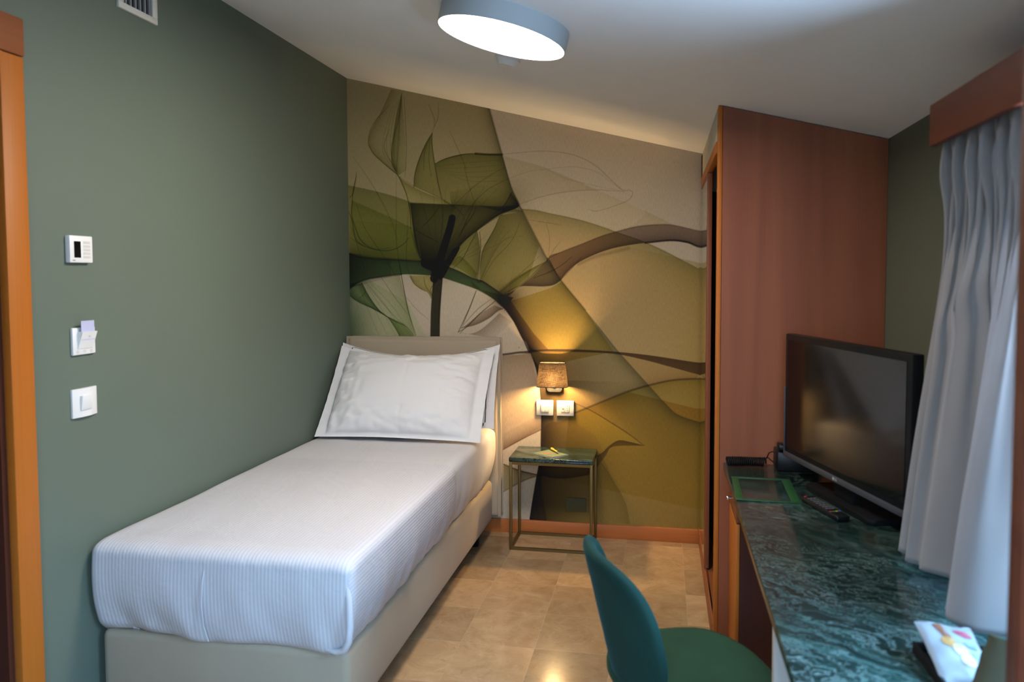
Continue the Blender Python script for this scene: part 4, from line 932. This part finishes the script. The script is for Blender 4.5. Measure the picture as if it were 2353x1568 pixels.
# ------------------------------------------------------------------ wardrobe
XF = 2.055
wt = ceil_z(XF)
t = thing('wardrobe', 'tall cherry wood wardrobe built up to the sloped ceiling, mirror sliding door', 'wardrobe', (XF, -1.25, 0))
def wp(n, bm, m, par=None, **k):
    bmesh.ops.translate(bm, verts=bm.verts, vec=(-XF, 1.25, 0)); return obj(n, bm, m, par or t, **k)
g = .003
bm = B(); prism(bm, [(XF+.018, 0), (XR-.001, 0), (XR-.001, ceil_z(XR)-g), (XF+.018, ceil_z(XF+.018)-g)], -1.25, -1.228); wp('side_panel', bm, 'cherry', smooth=False)
bm = B(); prism(bm, [(XF+.001, 0), (XF+.017, 0), (XF+.017, ceil_z(XF+.017)-g), (XF+.001, ceil_z(XF+.001)-g)], -1.249, -1.19, bev=.002); wp('front_post', bm, 'cherry_light')
bm = B(); box(bm, XF, XF+.02, -1.19, -.051, 2.03, ceil_z(XF+.02)-g); wp('upper_panel', bm, 'plaster')
bm = B(); box(bm, XF-.004, XF+.022, -1.19, -.02, 1.985, 2.03, .002); wp('header_rail', bm, 'cherry_light')
bm = B(); box(bm, XF-.004, XF+.02, -.05, -.004, 2.031, ceil_z(XF+.03)-g-.004, .001); wp('back_post', bm, 'cherry_dark')
bm = B(); box(bm, XF-.002, XF+.06, -1.19, -.02, 0, .075, .002); wp('plinth', bm, 'cherry_y')
bm = B(); box(bm, XF+.006, XF+.011, -1.185, -.02, .0751, .082); wp('door_track', bm, 'chrome')
bm = B(); box(bm, XF+.5, XF+.52, -1.225, -.02, 0, 1.95); box(bm, XF+.03, XF+.5, -.04, -.02, 0, 1.95); wp('back_lining', bm, 'darkvoid')
bm = B(); box(bm, XF-.003, XF+.020, -.60, -.570, .083, 1.984, .002); box(bm, XF-.003, XF+.020, -.57, -.02, .083, .10); box(bm, XF-.003, XF+.020, -.57, -.02, 1.965, 1.984); sd = wp('sliding_door', bm, 'cherry')
bm = B(); box(bm, XF-.0015, XF+.004, -.57, -.02, .10, 1.965); wp('mirror', bm, 'mirror', sd)
# ------------------------------------------------------------------ desk
t = thing('desk', 'long desk with green marble top along the right wall, below the curtain', 'desk', (2.37, -2.2, 0))
def dp(n, bm, m, par=None, **k):
    bmesh.ops.translate(bm, verts=bm.verts, vec=(-2.37, 2.2, 0)); return obj(n, bm, m, par or t, **k)
bm = B(); box(bm, 2.087, XR-.001, -3.25, -1.251, .732, .760, .004, 2); dp('desktop', bm, 'marble')
bm = B(); box(bm, 2.1275, 2.62, -1.535, -1.255, .06, .731); cb = dp('drawer_cabinet', bm, 'cherry_dark')
bm = B(); box(bm, 2.112, 2.1265, -1.533, -1.257, .605, .728, .002); dr = dp('drawer', bm, 'cherry_y', cb)
bm = B(); tube(bm, [(2.1125, -1.40, .66), (2.098, -1.40, .66)], .0045, 10); cyl(bm, (2.090, -1.40, .66), .0085, .009, 16, 'x', bev=.002); dp('drawer_knob', bm, 'chrome', dr)
bm = B(); box(bm, 2.112, 2.1265, -1.533, -1.257, .065, .601, .002); dp('cabinet_door', bm, 'cherry_light', cb)
bm = B(); box(bm, 2.60, 2.62, -3.2, -1.54, .10, .731); dp('back_panel', bm, 'cherry_dark')
MT['laminate'] = mat('beige_laminate', (.48,.42,.37), .5)
bm = B(); box(bm, 2.097, 2.60, -2.615, -2.585, .0, .731, .002); dp('support_panel', bm, 'laminate')
# ------------------------------------------------------------------ television
th = math.atan2(-.96, .28)
t = thing('television', 'black flat screen television on a stand behind the curtain edge', 'television', (2.418, -1.772, .7605), th)
# local x along the screen (0.73), local -y is the viewing side after rotation
bm = B(); box(bm, -.385, .385, -.018, .018, .072, .526, .005); obj('housing', bm, 'black', t)
bm = B(); box(bm, -.362, .362, -.0195, -.0178, .110, .504); obj('screen', bm, 'screen', t)
bm = B(); box(bm, -.385, .385, -.0215, -.0175, .072, .092, .001); box(bm, -.385, -.375, -.0215, -.0175, .092, .33, .001); bz = obj('lower_bezel', bm, 'bezelgrey', t)
MT['logosilver'] = mat('silver_logo', (.55,.55,.53), .3, .6)
Mt = Matrix.Translation((-.002, -.0217, .082)) @ Matrix.Rotation(PI/2, 4, 'X')
text('maker_logo', 'LG', .013, Mt, 'logosilver', bz, .0003)
bm = B(); cyl(bm, (-.017, -.0218, .082), .0055, .0006, 20, 'y'); obj('maker_logo', bm, 'logosilver', bz)
bm = B(); box(bm, -.2, .16, .018, .05, .14, .44, .012); obj('rear_housing', bm, 'black', t)
bm = B(); box(bm, -.06, .06, .002, .035, .015, .16, .006); obj('neck', bm, 'blackm', t)
bm = B(); prism(bm, rrect(.42, .19, .03), 0, .016, 'z', .003); bmesh.ops.translate(bm, verts=bm.verts, vec=(.0, .065, 0)); obj('stand_base', bm, 'blackm', t)
# ------------------------------------------------------------------ phone box with coiled cord
t = thing('telephone', 'black desk telephone with coiled cord in the corner behind the television', 'telephone', (2.345, -1.312, .7605))
bm = B(); prism(bm, [(-.07, 0), (.08, 0), (.08, .055), (-.07, .075)], -.052, .050, 'y', .006); obj('body', bm, 'black', t)
bm = B(); prism(bm, [(-.065, .078), (.07, .058), (.07, .083), (-.03, .098), (-.065, .104)], -.045, .0, 'y', .006); obj('handset', bm, 'black', t)
bm = B(); N = 620; P = []
def coil_c(s_):
    if s_ < .5: k = s_/.5; return Vector((2.236-.138*k, -1.300+.008*math.sin(k*5), .7745))
    k = (s_-.5)/.5; return Vector((2.098+.150*k, -1.274+.004*math.sin(k*6), .7755+.004*k))
for i in range(N+1):
    s_ = i/N; a = 2*PI*38*s_; c_ = coil_c(s_)
    P.append(c_ + Vector((0, math.cos(a)*.0112, math.sin(a)*.0112)))
tube(bm, P, .0027, 6)
tube(bm, [(2.248, -1.274, .787), (2.256, -1.285, .812), (2.268, -1.295, .820), (2.280, -1.30, .815)], .002, 6)
tube(bm, [(2.236, -1.300, .785), (2.248, -1.308, .80), (2.262, -1.312, .788), (2.278, -1.315, .776)], .002, 6)
bmesh.ops.translate(bm, verts=bm.verts, vec=(-2.345, 1.312, -.7605)); obj('coiled_cord', bm, 'blackm', t)
# ------------------------------------------------------------------ green framed desk mat
MT['greenframe'] = mat('green_leatherette', (.008,.062,.015), .45)
MT['clear'] = gm
t = thing('document_holder', 'flat green framed document holder with clear middle on the marble desk', 'holder', (2.1955, -1.632, .7605), math.radians(-2))
bm = B()
for a in ((-.102, .102, -.150, -.136), (-.102, .102, .133, .150), (-.102, -.078, -.136, .133), (.072, .102, -.136, .133)): box(bm, a[0], a[1], a[2], a[3], 0, .003, .001)
obj('frame', bm, 'greenframe', t)
bm = B(); box(bm, -.079, .073, -.137, .134, .0006, .0014); obj('clear_window', bm, 'clear', t)
# ------------------------------------------------------------------ remote control
rx = math.atan2(-.215, .072)
t = thing('remote_control', 'black remote control with coloured buttons on the desk before the television', 'remote control', (2.350, -1.853, .7605), rx)
bm = B(); box(bm, -.108, .108, -.022, .022, 0, .018, .006, 3); obj('body', bm, 'black', t)
MT['btn'] = mat('grey_buttons', (.09,.09,.095), .5)
for nm, c_ in (('red', (.5,.03,.03)), ('green', (.02,.22,.06)), ('yellow', (.5,.32,.03)), ('blue', (.04,.09,.35))): MT['b'+nm] = mat(nm+'_button', c_, .4)
for i, nm in enumerate(('red', 'green', 'yellow', 'blue')):
    bm = B(); y = -.0145+.0097*i; box(bm, .058, .064, y-.0038, y+.0038, .0178, .0192, .0005); obj('button', bm, 'b'+nm, t, label=nm+' button')
for i in range(7):
    for j in range(3):
        bm = B(); box(bm, -.082+.018*i, -.072+.018*i, -.015+.011*j, -.007+.011*j, .0178, .019, .0005); obj('button', bm, 'btn', t)
bm = B(); cyl(bm, (-.098, -.012, .0178), .0042, .0015, 14); obj('power_button', bm, 'bred', t)
# ------------------------------------------------------------------ snack tray
t = thing('snack_tray', 'black tray at the near end of the desk holding snack packets', 'tray', (2.40, -2.93, .7605), math.radians(2))
bm = B(); box(bm, -.062, .068, -.15, .15, 0, .004)
for a in ((-.062, .068, .144, .15), (-.062, .068, -.15, -.144), (-.062, -.056, -.144, .144), (.062, .068, -.144, .144)): box(bm, a[0], a[1], a[2], a[3], .004, .022, .001)
obj('body', bm, 'blackm', t)
MT['foil'] = mat('white_packet_film', (.145,.145,.145), .45, spec=.25); MT['bread'] = mat('biscuit_print', (.21,.10,.022), .5); MT['bread2'] = mat('pale_biscuit_print', (.24,.17,.075), .5); MT['bluegreyink'] = mat('grey_blue_ink', (.07,.10,.13), .5); MT['brownink'] = mat('brown_ribbon_print', (.13,.045,.022), .5)
MT['redmark'] = mat('red_mark', (.19,.02,.035), .5)
def packet():
    Wp, Hp = .105, .14
    t = thing('biscuit_packet', 'white biscuit packet with red oval mark leaning in the black tray', 'packet', (2.386, -2.858, .7985), (math.radians(-68), math.radians(5), math.radians(6)))
    def F(a, v):
        th_ = .012*(max(0, 1-(2*a-1)**2)*max(0, 1-(2*v-1)**2))**.5
        return ((a-.5)*Wp*(1-.04*math.sin(PI*v)), -th_+.003*nz(a*5, v*5, 1), (v-.5)*Hp+.006*math.sin(a*6)*max(0, v-.9)*5)
    bm = B(); sheet(bm, F, 20, 24)
    sheet(bm, lambda a, v: (F(a, v)[0], -F(a, v)[1]+.004*0+.0005, F(a, v)[2]), 20, 24); obj('film', bm, 'foil', t, recalc=True)
    def decal(nm, pts, mt, lift=.0012):
        bm = B(); vs = []
        c_ = Vector((sum(p[0] for p in pts)/len(pts), sum(p[1] for p in pts)/len(pts), 0))
        ctr_ = F(c_.x, c_.y); cv = bm.verts.new((ctr_[0], ctr_[1]-lift, ctr_[2]))
        for a, v in pts: q = F(a, v); vs.append(bm.verts.new((q[0], q[1]-lift, q[2])))
        for i in range(len(vs)): bm.faces.new((cv, vs[i], vs[(i+1) % len(vs)]))
        return obj(nm, bm, mt, t, smooth=False)
    ell = lambda cx_, cy_, ra, rb, rot=0: [(cx_+ra*math.cos(2*PI*k/24)*math.cos(rot)-rb*math.sin(2*PI*k/24)*math.sin(rot), cy_+ra*math.cos(2*PI*k/24)*math.sin(rot)+rb*math.sin(2*PI*k/24)*math.cos(rot)) for k in range(24)]
    decal('red_oval_logo', ell(.74, .80, .16, .055, -.25), 'redmark')
    decal('biscuit_print', ell(.40, .62, .13, .10), 'bread'); decal('biscuit_print', ell(.53, .50, .13, .10), 'bread2', .0014); decal('biscuit_print', ell(.60, .33, .13, .10), 'bread2', .0014)
    decal('ribbon_print', [(.28, .95), (.42, .95), (.50, .70), (.38, .68)], 'brownink')
    decal('name_print', [(.66, .64), (.86, .60), (.86, .52), (.68, .56)], 'bluegreyink'); decal('name_print', [(.72, .48), (.90, .45), (.90, .36), (.74, .39)], 'bluegreyink')
packet()
MT['kraft'] = fabric('olive_printed_bag', (.075,.065,.035), .6, 500, .4, .1, 0)
bm = B(); sheet(bm, lambda a, v: ((a-.5)*.07+.004*nz(v*4, a*3, 2), -.010*(max(0, 1-(2*a-1)**2))**.5-.001, v*.105), 10, 14); sheet(bm, lambda a, v: ((a-.5)*.07+.004*nz(v*4, a*3, 2), .010*(max(0, 1-(2*a-1)**2))**.5+.001, v*.105), 10, 14)
o = obj('snack_bag', bm, 'kraft'); o.location = (2.410, -2.955, .7660); o.rotation_euler = (math.radians(-12), math.radians(14), math.radians(-25)); tag(o, 'olive brown snack bag standing in the tray by the wood panel', 'snack bag')
# ------------------------------------------------------------------ chair
th = math.radians(21)
t = thing('desk_chair', 'green velvet shell chair pushed towards the marble desk', 'chair', (1.928, -2.33, 0), th)
# local +x is the facing direction
def cushion(F, nu, nv, thick):
    bm = B(); sheet(bm, F, nu, nv); fin(bm, ang=180)
    bm.normal_update()
    return bm
def seat():
    bm = B(); N = 48; rings = []
    def out(a, k):
        c_, s_ = math.cos(a), math.sin(a); e = .78
        return (.215*math.copysign(abs(c_)**e, c_)*k, .222*math.copysign(abs(s_)**e, s_)*k)
    for k, dz in ((.02, .0), (.3, .0), (.6, .002), (.85, .004), (.95, .000), (1.0, -.014), (1.0, -.032), (.95, -.046), (.8, -.052), (.02, -.054)):
        rings.append([bm.verts.new((*out(2*PI*i/N, k), .470+dz+.0 - .012*sstep(.5, 1, out(2*PI*i/N, k)[0]/.215))) for i in range(N)])
    for r1, r2 in zip(rings, rings[1:]):
        for i in range(N): bm.faces.new((r1[i], r1[(i+1) % N], r2[(i+1) % N], r2[i]))
    bm.faces.new(rings[0]); bm.faces.new(rings[-1][::-1])
    return bm
obj('seat', seat(), 'velvet_seat', t, ang=180)
def back():
    bm = B(); NU, NV = 40, 36; H = .40; T = .034
    def wid(v):  # half width by height 0..1
        return .205*(1-.18*(1-v)**2)*(max(0.0, 1-max(0, (v-.55)/.45)**3.2))**.5 if v < 1 else 0
    def mid(a, v):
        y = wid(v)*a; z = .445+v*H
        x = -.195 - .075*v + .055*(1-v)**3*0 + .10*(abs(y)/.205)**2.2*(1-.35*v)
        return Vector((x, y, z))
    grid = []
    ps = []
    # outline in (s, v) space made of superellipse
    def surf(p, q):   # p angle, q radius 0..1
        a = 2*PI*p; e = .62
        u_ = math.copysign(abs(math.cos(a))**e, math.cos(a)); w_ = math.copysign(abs(math.sin(a))**e, math.sin(a))
        y = .208*u_*q; zz = .5+.5*w_*q
        z = .440 + zz*.365
        nar = 1-.12*(1-zz)**2
        y *= nar
        x = -.190 - .085*zz + .085*(abs(y)/.2)**2.0*(1-.3*zz)
        return Vector((x, y, z))
    N = 72; R = []
    for sgn in (1, -1):
        rr_ = []
        for q in (.03, .25, .5, .72, .88, .96, 1.0):
            h = (T/2)*(1-max(0, (q-.86)/.14)**2)**.5 if q < 1 else 0
            row = []
            for i in range(N):
                p_ = surf(i/N, q); row.append(bm.verts.new(p_ + Vector((sgn*h, 0, 0))))
            rr_.append(row)
        R.append(rr_)
    for rr_ in R:
        for r1, r2 in zip(rr_, rr_[1:]):
            for i in range(N): bm.faces.new((r1[i], r1[(i+1) % N], r2[(i+1) % N], r2[i]))
        bm.faces.new(rr_[0])
    bmesh.ops.remove_doubles(bm, verts=bm.verts, dist=.0001)
    return bm
obj('backrest', back(), 'velvet', t, ang=180)
for sx, sy in ((1, 1), (1, -1), (-1, 1), (-1, -1)):
    bm = B(); tube(bm, [(.12*sx, .12*sy, .42), (.155*sx, .155*sy, .25), (.20*sx, .20*sy, .004)], [.012, .012, .009], 12); obj('leg', bm, 'black', t)
